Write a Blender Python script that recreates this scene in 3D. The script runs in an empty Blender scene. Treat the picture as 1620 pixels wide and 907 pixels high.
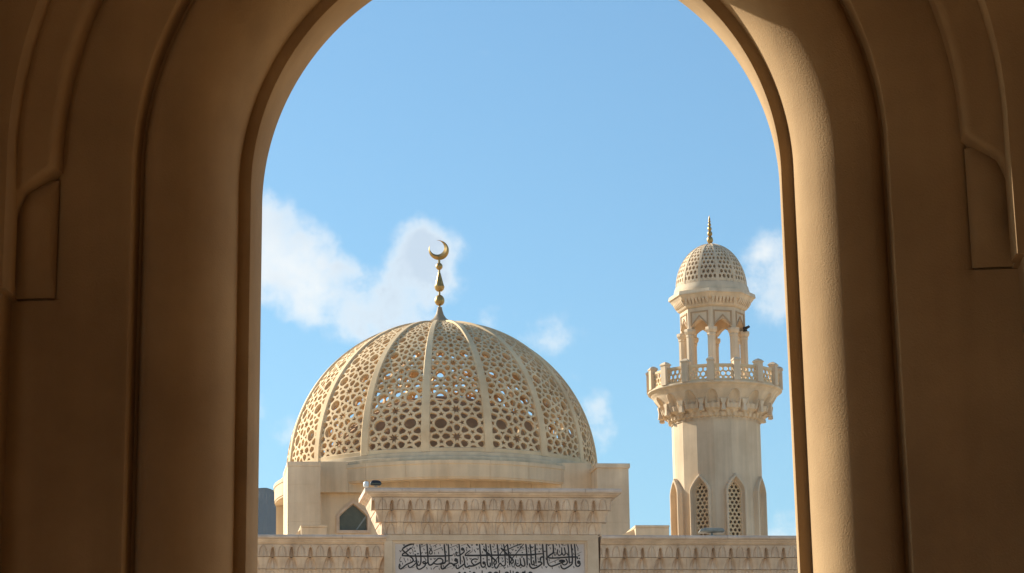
import bpy, bmesh, math, random
from mathutils import Vector, Matrix
from mathutils import noise as mnoise
random.seed(7)
C = bpy.context.scene.collection
SC = bpy.context.scene
PI = math.pi
R_ = math.radians

# ------------------------------------------------------------------ camera
FPX = 4500.0; CXP, CYP = 810.0, 453.5
PITCH = R_(12.5); ROLL = 0.016
EYE = Vector((0.0, 0.0, 1.6))
f0 = Vector((0, math.cos(PITCH), math.sin(PITCH)))
_r0 = Vector((1, 0, 0)); _u0 = Vector((0, -math.sin(PITCH), math.cos(PITCH)))
rv = _r0*math.cos(ROLL) - _u0*math.sin(ROLL)
uv = _u0*math.cos(ROLL) + _r0*math.sin(ROLL)
cam_d = bpy.data.cameras.new('camera'); cam = bpy.data.objects.new('camera', cam_d); C.objects.link(cam)
m = Matrix((rv, uv, -f0)).transposed().to_4x4(); m.translation = EYE
cam.matrix_world = m
cam_d.sensor_width = 36.0; cam_d.lens = FPX/1620.0*36.0
cam_d.clip_start = 0.1; cam_d.clip_end = 20000.0
SC.camera = cam

# ------------------------------------------------------------------ light and sky
SUN_EL = R_(25.5); SUN_AZ = R_(58.0)
SUN_H = Vector((-math.sin(SUN_AZ), math.cos(SUN_AZ), 0))          # horizontal direction towards the sun
SUN_V = Vector((SUN_H.x*math.cos(SUN_EL), SUN_H.y*math.cos(SUN_EL), math.sin(SUN_EL)))
sd = bpy.data.lights.new('sun', 'SUN'); sd.energy = 5.0; sd.angle = R_(0.5); sd.color = (1.0, 0.90, 0.74)
so = bpy.data.objects.new('sun', sd); C.objects.link(so)
so.rotation_euler = SUN_V.to_track_quat('Z', 'Y').to_euler()
so.location = (-60, 40, 60)
SC.view_settings.view_transform = 'Standard'; SC.view_settings.look = 'None'
SC.view_settings.exposure = 0.76; SC.view_settings.gamma = 1.0
SC.cycles.max_bounces = 8; SC.cycles.diffuse_bounces = 6; SC.cycles.glossy_bounces = 3
SC.cycles.sample_clamp_indirect = 4.0

def raydir(px, py):
    return f0 + rv*((px-CXP)/FPX) + uv*((CYP-py)/FPX)

world = bpy.data.worlds.new('World'); SC.world = world; world.use_nodes = True
nt = world.node_tree; nt.nodes.clear()
def N(t, **kw):
    n = nt.nodes.new(t)
    for k, v in kw.items(): setattr(n, k, v)
    return n
out = N('ShaderNodeOutputWorld'); bg = N('ShaderNodeBackground'); bg.inputs[1].default_value = 0.1
nt.links.new(bg.outputs[0], out.inputs[0])
sky = N('ShaderNodeTexSky', sky_type='NISHITA'); sky.sun_disc = False
sky.sun_elevation = SUN_EL; sky.sun_rotation = math.atan2(SUN_H.x, SUN_H.y)
sky.air_density = 1.0; sky.dust_density = 1.2; sky.ozone_density = 2.0; sky.altitude = 50
tc = N('ShaderNodeTexCoord')
def vm(op, a, b=None):
    n = N('ShaderNodeVectorMath', operation=op)
    for i, x in enumerate((a, b)):
        if x is None: continue
        if isinstance(x, (tuple, list, Vector)): n.inputs[i].default_value = tuple(x)
        else: nt.links.new(x, n.inputs[i])
    return n
def ma(op, a, b=None, c=None, clamp=False):
    n = N('ShaderNodeMath', operation=op); n.use_clamp = clamp
    for i, x in enumerate((a, b, c)):
        if x is None: continue
        if isinstance(x, (int, float)): n.inputs[i].default_value = x
        else: nt.links.new(x, n.inputs[i])
    return n.outputs[0]
dirv = vm('NORMALIZE', tc.outputs['Generated']).outputs[0]
nz = N('ShaderNodeTexNoise'); nz.inputs['Scale'].default_value = 26.0; nz.inputs['Detail'].default_value = 7.0; nz.inputs['Roughness'].default_value = 0.55
nt.links.new(dirv, nz.inputs['Vector'])
nz2 = N('ShaderNodeTexNoise'); nz2.inputs['Scale'].default_value = 5.0; nz2.inputs['Detail'].default_value = 8.0; nz2.inputs['Roughness'].default_value = 0.55
nt.links.new(dirv, nz2.inputs['Vector'])
nz3 = N('ShaderNodeTexNoise'); nz3.inputs['Scale'].default_value = 14.0; nz3.inputs['Detail'].default_value = 3.0
nt.links.new(dirv, nz3.inputs['Vector'])
# cumulus banks where the sky has them: (x, y, rx, ry, weight)
CLOUDS = [(400, 372, 85, 75, 1.0), (465, 412, 95, 72, 1.0), (530, 452, 95, 62, 1.0), (595, 482, 110, 56, .95), (655, 440, 78, 72, 1.0),
          (672, 398, 66, 52, 1.0), (610, 514, 110, 44, 1.0), (420, 450, 90, 44, .8), (520, 490, 80, 40, .9),
          (785, 500, 62, 30, .50), (870, 526, 80, 34, .44),
          (1222, 430, 66, 68, .85), (1290, 440, 80, 76, 1.0), (1235, 474, 55, 34, .8),
          (450, 682, 32, 32, .62), (395, 650, 32, 40, .62), (945, 672, 42, 58, .50), (1040, 838, 90, 30, .45), (1240, 835, 60, 40, .45),
          (250, 420, 180, 90, 1.0), (1400, 500, 120, 60, .9)]
acc = None
for (x, y, rx, ry, w) in CLOUDS:
    d = raydir(x, y).normalized()
    a = vm('SUBTRACT', dirv, d)
    b = vm('MULTIPLY', a.outputs[0], (FPX/rx, FPX/rx, FPX/ry))
    l = vm('LENGTH', b.outputs[0]).outputs['Value']
    q = ma('MULTIPLY', ma('SUBTRACT', 1.55, l, clamp=False), w*0.95)
    q = ma('MINIMUM', q, w)
    acc = q if acc is None else ma('SMOOTH_MAX', acc, q, 0.18)
acc = ma('MAXIMUM', acc, 0.0)
# elsewhere: scattered clouds of the same kind
sepd = N('ShaderNodeSeparateXYZ'); nt.links.new(dirv, sepd.inputs[0])
vd = vm('DOT_PRODUCT', dirv, tuple(f0)).outputs['Value']
away = ma('MULTIPLY', ma('SUBTRACT', 0.955, vd), 30.0, clamp=True)
gen = ma('MULTIPLY', ma('MULTIPLY', ma('SUBTRACT', nz2.outputs['Fac'], 0.52, clamp=True), 9.0, clamp=True), away)
acc = ma('MAXIMUM', acc, gen)
nz4 = N('ShaderNodeTexNoise'); nz4.inputs['Scale'].default_value = 75.0; nz4.inputs['Detail'].default_value = 7.0; nz4.inputs['Roughness'].default_value = 0.62
nt.links.new(dirv, nz4.inputs['Vector'])
fld = ma('ADD', acc, ma('MULTIPLY', ma('SUBTRACT', nz.outputs['Fac'], 0.5), 1.25))
fld = ma('ADD', fld, ma('MULTIPLY', ma('SUBTRACT', nz4.outputs['Fac'], 0.5), 1.15))
mr = N('ShaderNodeMapRange', interpolation_type='SMOOTHSTEP'); nt.links.new(fld, mr.inputs[0])
mr.inputs[1].default_value = 0.36; mr.inputs[2].default_value = 1.10
dens = ma('MULTIPLY', mr.outputs[0], 0.81)
shade = N('ShaderNodeMapRange', interpolation_type='SMOOTHSTEP'); nt.links.new(nz3.outputs['Fac'], shade.inputs[0])
shade.inputs[1].default_value = 0.36; shade.inputs[2].default_value = 0.54
thick = N('ShaderNodeMapRange', interpolation_type='SMOOTHSTEP'); nt.links.new(fld, thick.inputs[0]); thick.inputs[1].default_value = .70; thick.inputs[2].default_value = 1.10
ccol = N('ShaderNodeMix', data_type='RGBA'); nt.links.new(ma('MULTIPLY', shade.outputs[0], thick.outputs[0]), ccol.inputs[0])
ccol.inputs[6].default_value = (6.3, 6.2, 5.9, 1); ccol.inputs[7].default_value = (3.9, 4.35, 4.9, 1)
skm = N('ShaderNodeMix', data_type='RGBA', blend_type='MULTIPLY'); skm.inputs[0].default_value = 1.0
nt.links.new(sky.outputs[0], skm.inputs[6]); skm.inputs[7].default_value = (0.575, 0.85, 0.95, 1)
mixc = N('ShaderNodeMix', data_type='RGBA'); nt.links.new(dens, mixc.inputs[0])
nt.links.new(skm.outputs[2], mixc.inputs[6]); nt.links.new(ccol.outputs[2], mixc.inputs[7])
nt.links.new(mixc.outputs[2], bg.inputs[0])

# ------------------------------------------------------------------ materials
def stone(name, col, var=0.10, scale=1.2, rough=0.85, bump=0.15, bscale=30.0, streak=0.0, tint=None, blocks=None):
    mt = bpy.data.materials.new(name); mt.use_nodes = True
    t = mt.node_tree; b = t.nodes['Principled BSDF']; L = t.links.new
    b.inputs['Roughness'].default_value = rough
    try: b.inputs['Specular IOR Level'].default_value = 0.25
    except Exception: pass
    geo = t.nodes.new('ShaderNodeNewGeometry')
    n1 = t.nodes.new('ShaderNodeTexNoise'); n1.inputs['Scale'].default_value = scale; n1.inputs['Detail'].default_value = 6; n1.inputs['Roughness'].default_value = .6
    L(geo.outputs['Position'], n1.inputs['Vector'])
    cr = t.nodes.new('ShaderNodeValToRGB'); L(n1.outputs['Fac'], cr.inputs[0])
    tn = tint or (0.92, 0.86, 0.80)
    cr.color_ramp.elements[0].position = .32; cr.color_ramp.elements[1].position = .70
    cr.color_ramp.elements[0].color = tuple(c*(1-var)*(1 - (1-k)*1.0) for c, k in zip(col, tn)) + (1,)
    cr.color_ramp.elements[1].color = tuple(min(1, c*(1+var)) for c in col) + (1,)
    last = cr.outputs[0]
    if streak:
        mp = t.nodes.new('ShaderNodeMapping'); L(geo.outputs['Position'], mp.inputs[0]); mp.inputs['Scale'].default_value = (2.2, 2.2, 0.16)
        n2 = t.nodes.new('ShaderNodeTexNoise'); n2.inputs['Scale'].default_value = 1.6; n2.inputs['Detail'].default_value = 5
        L(mp.outputs[0], n2.inputs['Vector'])
        r2 = t.nodes.new('ShaderNodeMapRange'); L(n2.outputs['Fac'], r2.inputs[0]); r2.inputs[1].default_value = .35; r2.inputs[2].default_value = .62
        r2.inputs[3].default_value = 1.0 - streak; r2.inputs[4].default_value = 1.0
        mx = t.nodes.new('ShaderNodeMix'); mx.data_type = 'RGBA'; mx.blend_type = 'MULTIPLY'; mx.inputs[0].default_value = 1.0
        L(last, mx.inputs[6]); L(r2.outputs[0], mx.inputs[7]); last = mx.outputs[2]
    L(last, b.inputs['Base Color'])
    n3 = t.nodes.new('ShaderNodeTexNoise'); n3.inputs['Scale'].default_value = bscale; n3.inputs['Detail'].default_value = 5; n3.inputs['Roughness'].default_value = .65
    L(geo.outputs['Position'], n3.inputs['Vector'])
    bp = t.nodes.new('ShaderNodeBump'); bp.inputs['Strength'].default_value = bump; bp.inputs['Distance'].default_value = 0.02
    L(n3.outputs['Fac'], bp.inputs['Height']); L(bp.outputs[0], b.inputs['Normal'])
    return mt
def plain(name, col, rough=0.5, metal=0.0, alpha=None):
    mt = bpy.data.materials.new(name); mt.use_nodes = True
    t = mt.node_tree; b = t.nodes['Principled BSDF']; L = t.links.new
    b.inputs['Roughness'].default_value = rough; b.inputs['Metallic'].default_value = metal
    geo = t.nodes.new('ShaderNodeNewGeometry')
    n1 = t.nodes.new('ShaderNodeTexNoise'); n1.inputs['Scale'].default_value = 6; n1.inputs['Detail'].default_value = 5
    L(geo.outputs['Position'], n1.inputs['Vector'])
    cr = t.nodes.new('ShaderNodeValToRGB'); L(n1.outputs['Fac'], cr.inputs[0])
    cr.color_ramp.elements[0].position = .3; cr.color_ramp.elements[1].position = .7
    cr.color_ramp.elements[0].color = tuple(c*.75 for c in col) + (1,); cr.color_ramp.elements[1].color = tuple(min(1, c*1.15) for c in col) + (1,)
    L(cr.outputs[0], b.inputs['Base Color'])
    return mt
M = {}
M['cream'] = stone('cream_limestone', (0.745, 0.60, 0.43), var=.09, scale=.55, bump=.12, bscale=14, streak=.17)
M['lattice'] = stone('carved_limestone', (0.735, 0.565, 0.355), var=.12, scale=.8, bump=.06, bscale=20)
M['render'] = stone('painted_render', (0.745, 0.60, 0.415), var=.10, scale=.45, bump=.08, bscale=12, streak=.17)
M['rose'] = stone('rosy_sandstone', (0.655, 0.51, 0.378), var=.15, scale=1.7, bump=.25, bscale=16, streak=.08, tint=(.9, .84, .80))
M['buff'] = stone('buff_sandstone', (0.66, 0.515, 0.37), var=.10, scale=.9, bump=.15, bscale=14, streak=.06)
M['marble'] = stone('grey_marble', (0.61, 0.54, 0.50), var=.08, scale=.9, bump=.05, bscale=10)
M['cap'] = stone('weathered_capstone', (0.61, 0.50, 0.42), var=.15, scale=1.5, bump=.2, bscale=16)
M['ink'] = plain('dark_lettering', (0.018, 0.012, 0.010), .6)
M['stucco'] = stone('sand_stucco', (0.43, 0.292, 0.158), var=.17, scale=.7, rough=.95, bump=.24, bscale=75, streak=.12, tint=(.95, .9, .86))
M['brass'] = plain('aged_brass', (0.42, 0.275, 0.10), .42, .8)
M['leadcap'] = stone('bronze_cap', (0.34, 0.27, 0.19), var=.1, scale=3, rough=.6, bump=.1)
M['glass'] = plain('green_glass', (0.085, 0.085, 0.05), .35)
M['metal'] = plain('pale_grey_metal', (0.24, 0.25, 0.23), .45, .2)
M['white'] = plain('white_enamel', (0.75, 0.74, 0.70), .4)
M['black'] = plain('black_housing', (0.02, 0.02, 0.022), .5)
M['ground'] = stone('courtyard_paving', (0.62, 0.51, 0.37), var=.1, scale=.1, bump=.1)
M['floor'] = stone('hall_floor_stone', (0.50, 0.36, 0.22), var=.08, scale=.8, rough=.6, bump=.05)
M['line'] = stone('shade_brown', (0.46, 0.32, 0.20), var=.06, bump=.05)  # darker brown puts the lantern mouldings' shading into the colour; inner shell shares it
M['rock'] = stone('haze_tinted_rock', (0.030, 0.034, 0.042), var=.35, scale=.02, bump=.6, bscale=.25)  # dark blue tint puts the haze of distance into the rock colour

# ------------------------------------------------------------------ helpers
class MB:
    def __init__(s): s.v = []; s.f = []
    def add(s, vs, fs):
        o = len(s.v); s.v += [tuple(p) for p in vs]; s.f += [tuple(i+o for i in f) for f in fs]
    def box(s, x0, x1, y0, y1, z0, z1):
        s.add([(x0,y0,z0),(x1,y0,z0),(x1,y1,z0),(x0,y1,z0),(x0,y0,z1),(x1,y0,z1),(x1,y1,z1),(x0,y1,z1)],
              [(0,3,2,1),(4,5,6,7),(0,1,5,4),(1,2,6,5),(2,3,7,6),(3,0,4,7)])
    def stack(s, lv):                      # lv: (z,x0,x1,y0,y1) from bottom to top
        vs = []
        for (z, x0, x1, y0, y1) in lv: vs += [(x0,y0,z),(x1,y0,z),(x1,y1,z),(x0,y1,z)]
        fs = [(3,2,1,0)]
        for i in range(len(lv)-1):
            a = 4*i
            for k in range(4): fs.append((a+k, a+(k+1)%4, a+4+(k+1)%4, a+4+k))
        a = 4*(len(lv)-1); fs.append((a,a+1,a+2,a+3)); s.add(vs, fs)
    def lathe(s, prof, n=48, a0=0.0, a1=2*PI, cx=0, cy=0):
        full = abs(a1-a0-2*PI) < 1e-6; m_ = n if full else n+1
        vs = []
        for i in range(m_):
            a = a0+(a1-a0)*i/n; c, q = math.cos(a), math.sin(a)
            for (r, z) in prof: vs.append((cx+r*c, cy+r*q, z))
        k = len(prof); fs = []
        for i in range(n):
            j = (i+1) % m_
            for p in range(k-1): fs.append((i*k+p, j*k+p, j*k+p+1, i*k+p+1))
        s.add(vs, fs)
    def loops(s, rings, closed=True, cap0=False, cap1=False):
        n = len(rings[0]); vs = [p for r in rings for p in r]; fs = []
        for i in range(len(rings)-1):
            for k in range(n if closed else n-1):
                j = (k+1) % n
                fs.append((i*n+k, i*n+j, (i+1)*n+j, (i+1)*n+k))
        if cap0: fs.append(tuple(range(n))[::-1])
        if cap1: fs.append(tuple((len(rings)-1)*n+k for k in range(n)))
        s.add(vs, fs)
    def build(s, name, mat, parent=None, smooth=False, bevel=0.0, recalc=True, weld=False):
        me = bpy.data.meshes.new(name); me.from_pydata(s.v, [], s.f); me.validate()
        if recalc or bevel or weld:
            bm = bmesh.new(); bm.from_mesh(me)
            if weld: bmesh.ops.remove_doubles(bm, verts=bm.verts, dist=1e-4)
            if recalc: bmesh.ops.recalc_face_normals(bm, faces=bm.faces)
            if bevel:
                es = [e for e in bm.edges if len(e.link_faces) == 2 and e.calc_face_angle(0) > .5]
                bmesh.ops.bevel(bm, geom=es, offset=bevel, segments=1, affect='EDGES', clamp_overlap=True)
            bm.to_mesh(me); bm.free()
        me.materials.append(M[mat] if isinstance(mat, str) else mat)
        if smooth:
            for p in me.polygons: p.use_smooth = True
            if smooth != 2:
                me.set_sharp_from_angle(angle=R_(38))
        return place(name, me, parent)
def place(name, me, parent=None, loc=(0,0,0), rz=0.0):
    o = bpy.data.objects.new(name, me); C.objects.link(o); o.parent = parent
    o.location = loc; o.rotation_euler = (0, 0, rz)
    return o
def tag(o, label=None, cat=None, group=None, kind=None):
    for k, v in (('label', label), ('category', cat), ('group', group), ('kind', kind)):
        if v: o[k] = v
    return o
def thing(name, fr, label, cat, group=None):
    o = bpy.data.objects.new(name, None); C.objects.link(o); o.empty_display_size = .3
    o.location = fr.loc; o.rotation_euler = (0, 0, fr.rz)
    return tag(o, label, cat, group)
class Frame:
    def __init__(s, loc, rz): s.loc = Vector(loc); s.rz = rz; s.ux = Vector((math.cos(rz), math.sin(rz), 0)); s.uy = Vector((-math.sin(rz), math.cos(rz), 0))
    def px(s, x, y, Y=0.0):               # photo pixel -> local (X, Z) on the plane local Y
        d = raydir(x, y); p0 = s.loc + s.uy*Y
        t = (p0-EYE).dot(s.uy)/d.dot(s.uy); p = EYE + d*t - s.loc
        return p.dot(s.ux), p.z
    def X(s, x, y, Y=0.0): return s.px(x, y, Y)[0]
    def Z(s, x, y, Y=0.0): return s.px(x, y, Y)[1]
def at(px, py, dist):                      # ground point under a pixel at a forward distance
    d = raydir(px, py); t = dist/d.y; return (EYE.x+d.x*t, dist, 0.0)

# --- power diagram lattice -------------------------------------------------
def clip(poly, a, b, c):                   # keep a*x+b*y<=c
    r = []
    for i in range(len(poly)):
        p, q = poly[i], poly[(i+1) % len(poly)]
        dp, dq = a*p[0]+b*p[1]-c, a*q[0]+b*q[1]-c
        if dp <= 1e-9: r.append(p)
        if (dp < -1e-9 and dq > 1e-9) or (dp > 1e-9 and dq < -1e-9):
            t = dp/(dp-dq); r.append((p[0]+(q[0]-p[0])*t, p[1]+(q[1]-p[1])*t))
    o = []
    for p in r:
        if not o or (abs(p[0]-o[-1][0])+abs(p[1]-o[-1][1]) > 1e-6): o.append(p)
    if len(o) > 1 and abs(o[0][0]-o[-1][0])+abs(o[0][1]-o[-1][1]) < 1e-6: o.pop()
    return o
def power_cells(sites, reach):
    res = []
    for i, (x, y, w, k) in enumerate(sites):
        p = [(x-reach,y-reach),(x+reach,y-reach),(x+reach,y+reach),(x-reach,y+reach)]
        for j, (u, v, w2, k2) in enumerate(sites):
            if i == j: continue
            dx, dy = u-x, v-y
            if dx*dx+dy*dy > 4*reach*reach: continue
            p = clip(p, 2*dx, 2*dy, (u*u+v*v-w2)-(x*x+y*y-w))
            if len(p) < 3: break
        res.append(((x, y), p if len(p) >= 3 else None, k))
    return res
def area_c(p):
    A = cx = cy = 0
    for i in range(len(p)):
        x0, y0 = p[i]; x1, y1 = p[(i+1) % len(p)]; c = x0*y1-x1*y0
        A += c; cx += (x0+x1)*c; cy += (y0+y1)*c
    A *= .5
    return (A, cx/(6*A), cy/(6*A)) if abs(A) > 1e-9 else (0, p[0][0], p[0][1])
def lattice(cells, region, strap, mapf, mb, th):
    """cells with holes, clipped to the convex region; mapf(u,v,depth)->xyz"""
    for (c, p, kind) in cells:
        if p is None: continue
        for i in range(len(region)):
            a, b = region[i], region[(i+1) % len(region)]
            nx, ny = (b[1]-a[1]), -(b[0]-a[0])
            p = clip(p, nx, ny, nx*a[0]+ny*a[1])
            if len(p) < 3: break
        if len(p) < 3: continue
        A, cx, cy = area_c(p)
        if abs(A) < 1e-6: continue
        q = list(p); n = len(p)
        for i in range(n):
            a, b = p[i], p[(i+1) % n]; l = math.hypot(b[0]-a[0], b[1]-a[1])
            if l < 1e-7: continue
            nx, ny = (b[1]-a[1])/l, -(b[0]-a[0])/l
            q = clip(q, nx, ny, nx*a[0]+ny*a[1]-strap)
            if len(q) < 3: break
        pts = []
        for i in range(n):
            a, b = p[i], p[(i+1) % n]; pts.append((a, 0)); pts.append((((a[0]+b[0])/2, (a[1]+b[1])/2), 1))
        if len(q) < 3:
            mb.add([mapf(x, y, 0) for x, y in p], [tuple(range(len(p)))]); continue
        A2, hx, hy = area_c(q)
        if abs(A2) < strap*strap*.8:
            mb.add([mapf(x, y, 0) for x, y in p], [tuple(range(len(p)))]); continue
        rs = []
        for (x, y), mid in pts:
            dx, dy = x-hx, y-hy; l = math.hypot(dx, dy); dx /= l; dy /= l; best = 1e9
            for i in range(len(q)):
                a, b = q[i], q[(i+1) % len(q)]; nx, ny = b[1]-a[1], -(b[0]-a[0]); dn = dx*nx+dy*ny
                if dn > 1e-9:
                    t = ((a[0]-hx)*nx+(a[1]-hy)*ny)/dn
                    if 0 < t < best: best = t
            rs.append((dx, dy, best, mid))
        mn = min(r[2] for r in rs)
        hole = []
        for dx, dy, rr, mid in rs:
            if kind == 'star': rr = rr*(1.12 if not mid else .62)
            else: rr = min(rr*(.93 if not mid else 1.0), mn*1.32)
            hole.append((hx+dx*rr, hy+dy*rr))
        K = len(pts)
        vs = [mapf(x, y, 0) for (x, y), _ in pts]+[mapf(x, y, 0) for x, y in hole]+[mapf(x, y, th) for x, y in hole]+[mapf(x, y, th) for (x, y), _ in pts]
        fs = []
        for i in range(K):
            j = (i+1) % K
            fs += [(i, j, K+j, K+i), (K+i, K+j, 2*K+j, 2*K+i), (2*K+i, 2*K+j, 3*K+j, 3*K+i)]
        mb.add(vs, fs)
def star_sites(nu, nv, u0=0.0, v0=0.0):
    jr = random.Random(5)
    base = [(0,0,.048,'round')]
    for a in range(4):
        c, q = math.cos(a*PI/2), math.sin(a*PI/2); base.append((.315*c, .315*q, .0, 'star'))
        c, q = math.cos(a*PI/2+PI/4), math.sin(a*PI/2+PI/4); base.append((.365*c, .365*q, .013, 'round'))
    base += [(.17,.5,.012,'round'), (-.17,.5,.012,'round'), (.5,.17,.012,'round'), (.5,-.17,.012,'round'), (.5,.5,.020,'star')]
    s_ = []
    for i in range(-1, nu+1):
        for j in range(-1, nv+1):
            for (x, y, w, k) in base: s_.append((x+i+u0+jr.uniform(-.022, .022), y+j+v0+jr.uniform(-.022, .022), w, k))
    return s_
def hex_sites(w, h, d, ox=0, oy=0):
    s_ = []; dy = d*math.sqrt(3)/2; r = 0; y = -2*dy
    while y < h+2*dy:
        x = -2*d+(d/2 if r % 2 else 0)
        while x < w+2*d: s_.append((x+ox, y+oy, 0, 'round')); x += d
        y += dy; r += 1
    return s_
def ogive(w, z0, z1, z2, n=7, pw=.72, cx=0.0):
    pts = [(cx-w, z0), (cx-w, z1)]
    for i in range(1, n): s = i/n; pts.append((cx-w*(1-s), z1+(z2-z1)*s**pw))
    pts.append((cx, z2))
    for i in range(n-1, 0, -1): s = i/n; pts.append((cx+w*(1-s), z1+(z2-z1)*s**pw))
    pts += [(cx+w, z1), (cx+w, z0)]
    return pts

# ------------------------------------------------------------------ ground, rock hill
g = MB(); g.add([(-6000,-6000,-.004),(6000,-6000,-.004),(6000,6000,-.004),(-6000,6000,-.004)], [(0,1,2,3)])
tag(g.build('ground', 'ground', recalc=False), kind='structure')

def hill():
    D0 = 1400.0; mb = MB()
    prof = [(60, 905), (150, 850), (230, 800), (300, 776), (350, 762), (385, 768), (404, 768), (414, 765.5), (422, 765), (430, 767), (440, 772), (470, 790), (520, 822), (580, 860), (650, 900), (760, 960), (860, 1100)]
    xs = []; n = 150
    fr = Frame((0, D0, 0), 0)
    nv = 26
    top = []
    for i in range(n+1):
        x = 60+800*i/n
        for k in range(len(prof)-1):
            if prof[k][0] <= x <= prof[k+1][0]:
                t = (x-prof[k][0])/(prof[k+1][0]-prof[k][0]); y = prof[k][1]*(1-t)+prof[k+1][1]*t
        X, Z = fr.px(x, y); top.append((X, max(1, Z-2)))
    vs = []
    for i, (X, Z) in enumerate(top):
        for j in range(nv+1):
            t = j/nv
            yy = D0 + 420*(t**.9) if True else 0
            zz = Z*(t**1.15)
            nn = mnoise.fractal(Vector((X*.012, yy*.012, zz*.012)), 1.0, 2.0, 6)
            rr = mnoise.fractal(Vector((X*.05, 7, zz*.01)), 1.0, 2.0, 4)
            kk = 1+(yy-D0)/D0; vs.append((X*kk, yy+(nn*60+rr*45)*min(1, 3*(1-t)), (zz*kk+(nn*5+rr*3)*min(1, t*2)*(1.0 if t < .95 else .35) if j else -2)))
    m_ = nv+1; fs = []
    for i in range(n):
        for j in range(nv): fs.append((i*m_+j, (i+1)*m_+j, (i+1)*m_+j+1, i*m_+j+1))
    o0 = len(vs)
    for i in range(n+1): X = vs[i*m_+nv]; vs.append((X[0], X[1]+500, -2))
    for i in range(n): fs.append((i*m_+nv, (i+1)*m_+nv, o0+i+1, o0+i))
    mb.add(vs, fs); tag(mb.build('rocky_hill', 'rock'), kind='structure')
hill()

# ------------------------------------------------------------------ the hall the photo is taken from
AR = Frame((0, 18.0, 0), R_(-4.4))
ACX, ACZ = AR.px(813.5, 289)
RAD = (AR.X(1240.0, 303)-AR.X(399.5, 303))/2
MPP = RAD/420.2
BAT = 2.3e-5/MPP                           # splay of the jambs per metre below the spring
ZBREAK = AR.Z(829, 484)
LEGZ = sorted([ACZ*i/40 for i in range(40)]+[ZBREAK-.004, ZBREAK+.004])
def arch_path(o, narc=200):
    g = (lambda z: o(z)) if callable(o) else (lambda z: o)
    pts = []
    for z in LEGZ: pts.append((ACX-(RAD+g(z))*(1+BAT*(ACZ-z)), z))
    for i in range(narc+1):
        a = PI-PI*i/narc; r = RAD+g(ACZ+(RAD+1.3)*math.sin(a)); pts.append((ACX+r*math.cos(a), ACZ+r*math.sin(a)))
    for z in LEGZ[::-1]: pts.append((ACX+(RAD+g(z))*(1+BAT*(ACZ-z)), z))
    return pts
hall = thing('arcade_hall', AR, 'shaded sand stucco hall whose tall round arch frames the view of mosque and sky', 'hall')
def sweep(name, prof, smooth=True):
    rings = []
    for (o, t) in prof:
        P = arch_path(o)
        if callable(t):
            base = arch_path(1.3); rings.append([(x, -t(bz), z) for (x, z), (_, bz) in zip(P, base)])
        else: rings.append([(x, -t, z) for x, z in P])
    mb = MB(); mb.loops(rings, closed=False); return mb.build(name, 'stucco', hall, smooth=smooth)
sweep('arch_fillet', [(-.0, -.44), (-.004, -.43), (-.004, -.01), (.0, 0), (.078, 0)], smooth=True)
# large rounded roll
ro = []
wr, tr = .40, .52; wf = .03
for i in range(15): a = PI/2*i/14; ro.append((.078+wr*(1-math.cos(a)), tr*math.sin(a)))
for i in range(1, 11): a = R_(105)*i/10; ro.append((.078+wr+wf+.12*math.sin(a), tr-.12*(1-math.cos(a))))
lo, lt = ro[-1]
ro += [(lo, .41)]
sweep('roll_moulding', [(.078, -.0)]+ro[1:])
# stepped orders, corbelled out above the imposts
zt = AR.Z(829, 296); zb = AR.Z(829, 484)
def low(z): return z < zb
def by(f_hi, f_lo): return lambda z: f_lo if z < zb else f_hi
p2 = [(lo-.02, .42), (.645, .42), (.650, .605), (.658, .63), (.68, .64), (.90, .642)]
for i in range(0, 9):
    a = PI/2*i/8; p2.append((by(1.01+.13*math.sin(a), 1.01+.38*i/8), by(.642-.05*(1-math.cos(a)), .642)))
p2 += [(by(1.145, 1.43), by(.50, .642))]
sweep('second_order', p2)
sweep('recessed_face', [(1.10, .598), (1.46, .605)])
def inner(z):
    if z < zb: return 1.40
    h = .34
    if z >= zt: return 1.105
    if z > zt-h: return 1.105+.265*math.sqrt(max(0, 1-((z-(zt-h))/h)**2))
    return 1.37
p3 = [(lambda z: inner(z), .50), (lambda z: inner(z)+.004, .77)]
for i in range(1, 6):
    a = PI/2*i/5; p3.append((lambda z, a=a: inner(z)+.06*(1-math.cos(a))+.004, .77+.07*math.sin(a)))
p3 += [(1.46, .842)]
sweep('third_order', p3)
sweep('fourth_order', [(by(1.35, 1.40), .78), (by(1.353, 1.403), 1.0), (by(1.365, 1.415), 1.035), (1.45, 1.05), (2.2, 1.05)])
# plain wall round the arch, both faces, with the rest of the hall
XW0, XW1, ZT = -4.4, 14.0, 10.6
def rim(pts):
    r = []
    for i, (x, z) in enumerate(pts):
        if z < ACZ-1e-6:
            r.append((XW0 if x < ACX else XW1, z))
        else:
            dx, dz = x-ACX, z-ACZ
            k = []
            if abs(dx) > 1e-6: k.append(((XW1 if dx > 0 else XW0)-ACX)/dx)
            if dz > 1e-6: k.append((ZT-ACZ)/dz)
            kk = min(k); r.append((ACX+dx*kk, ACZ+dz*kk))
    return r
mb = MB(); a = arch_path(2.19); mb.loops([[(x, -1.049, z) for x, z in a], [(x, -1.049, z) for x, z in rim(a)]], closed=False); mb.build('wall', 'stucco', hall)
mb = MB(); a = arch_path(-.0); mb.loops([[(x, .44, z) for x, z in a], [(x, .44, z) for x, z in rim(a)]], closed=False); mb.build('outer_wall', 'stucco', hall)
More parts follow.
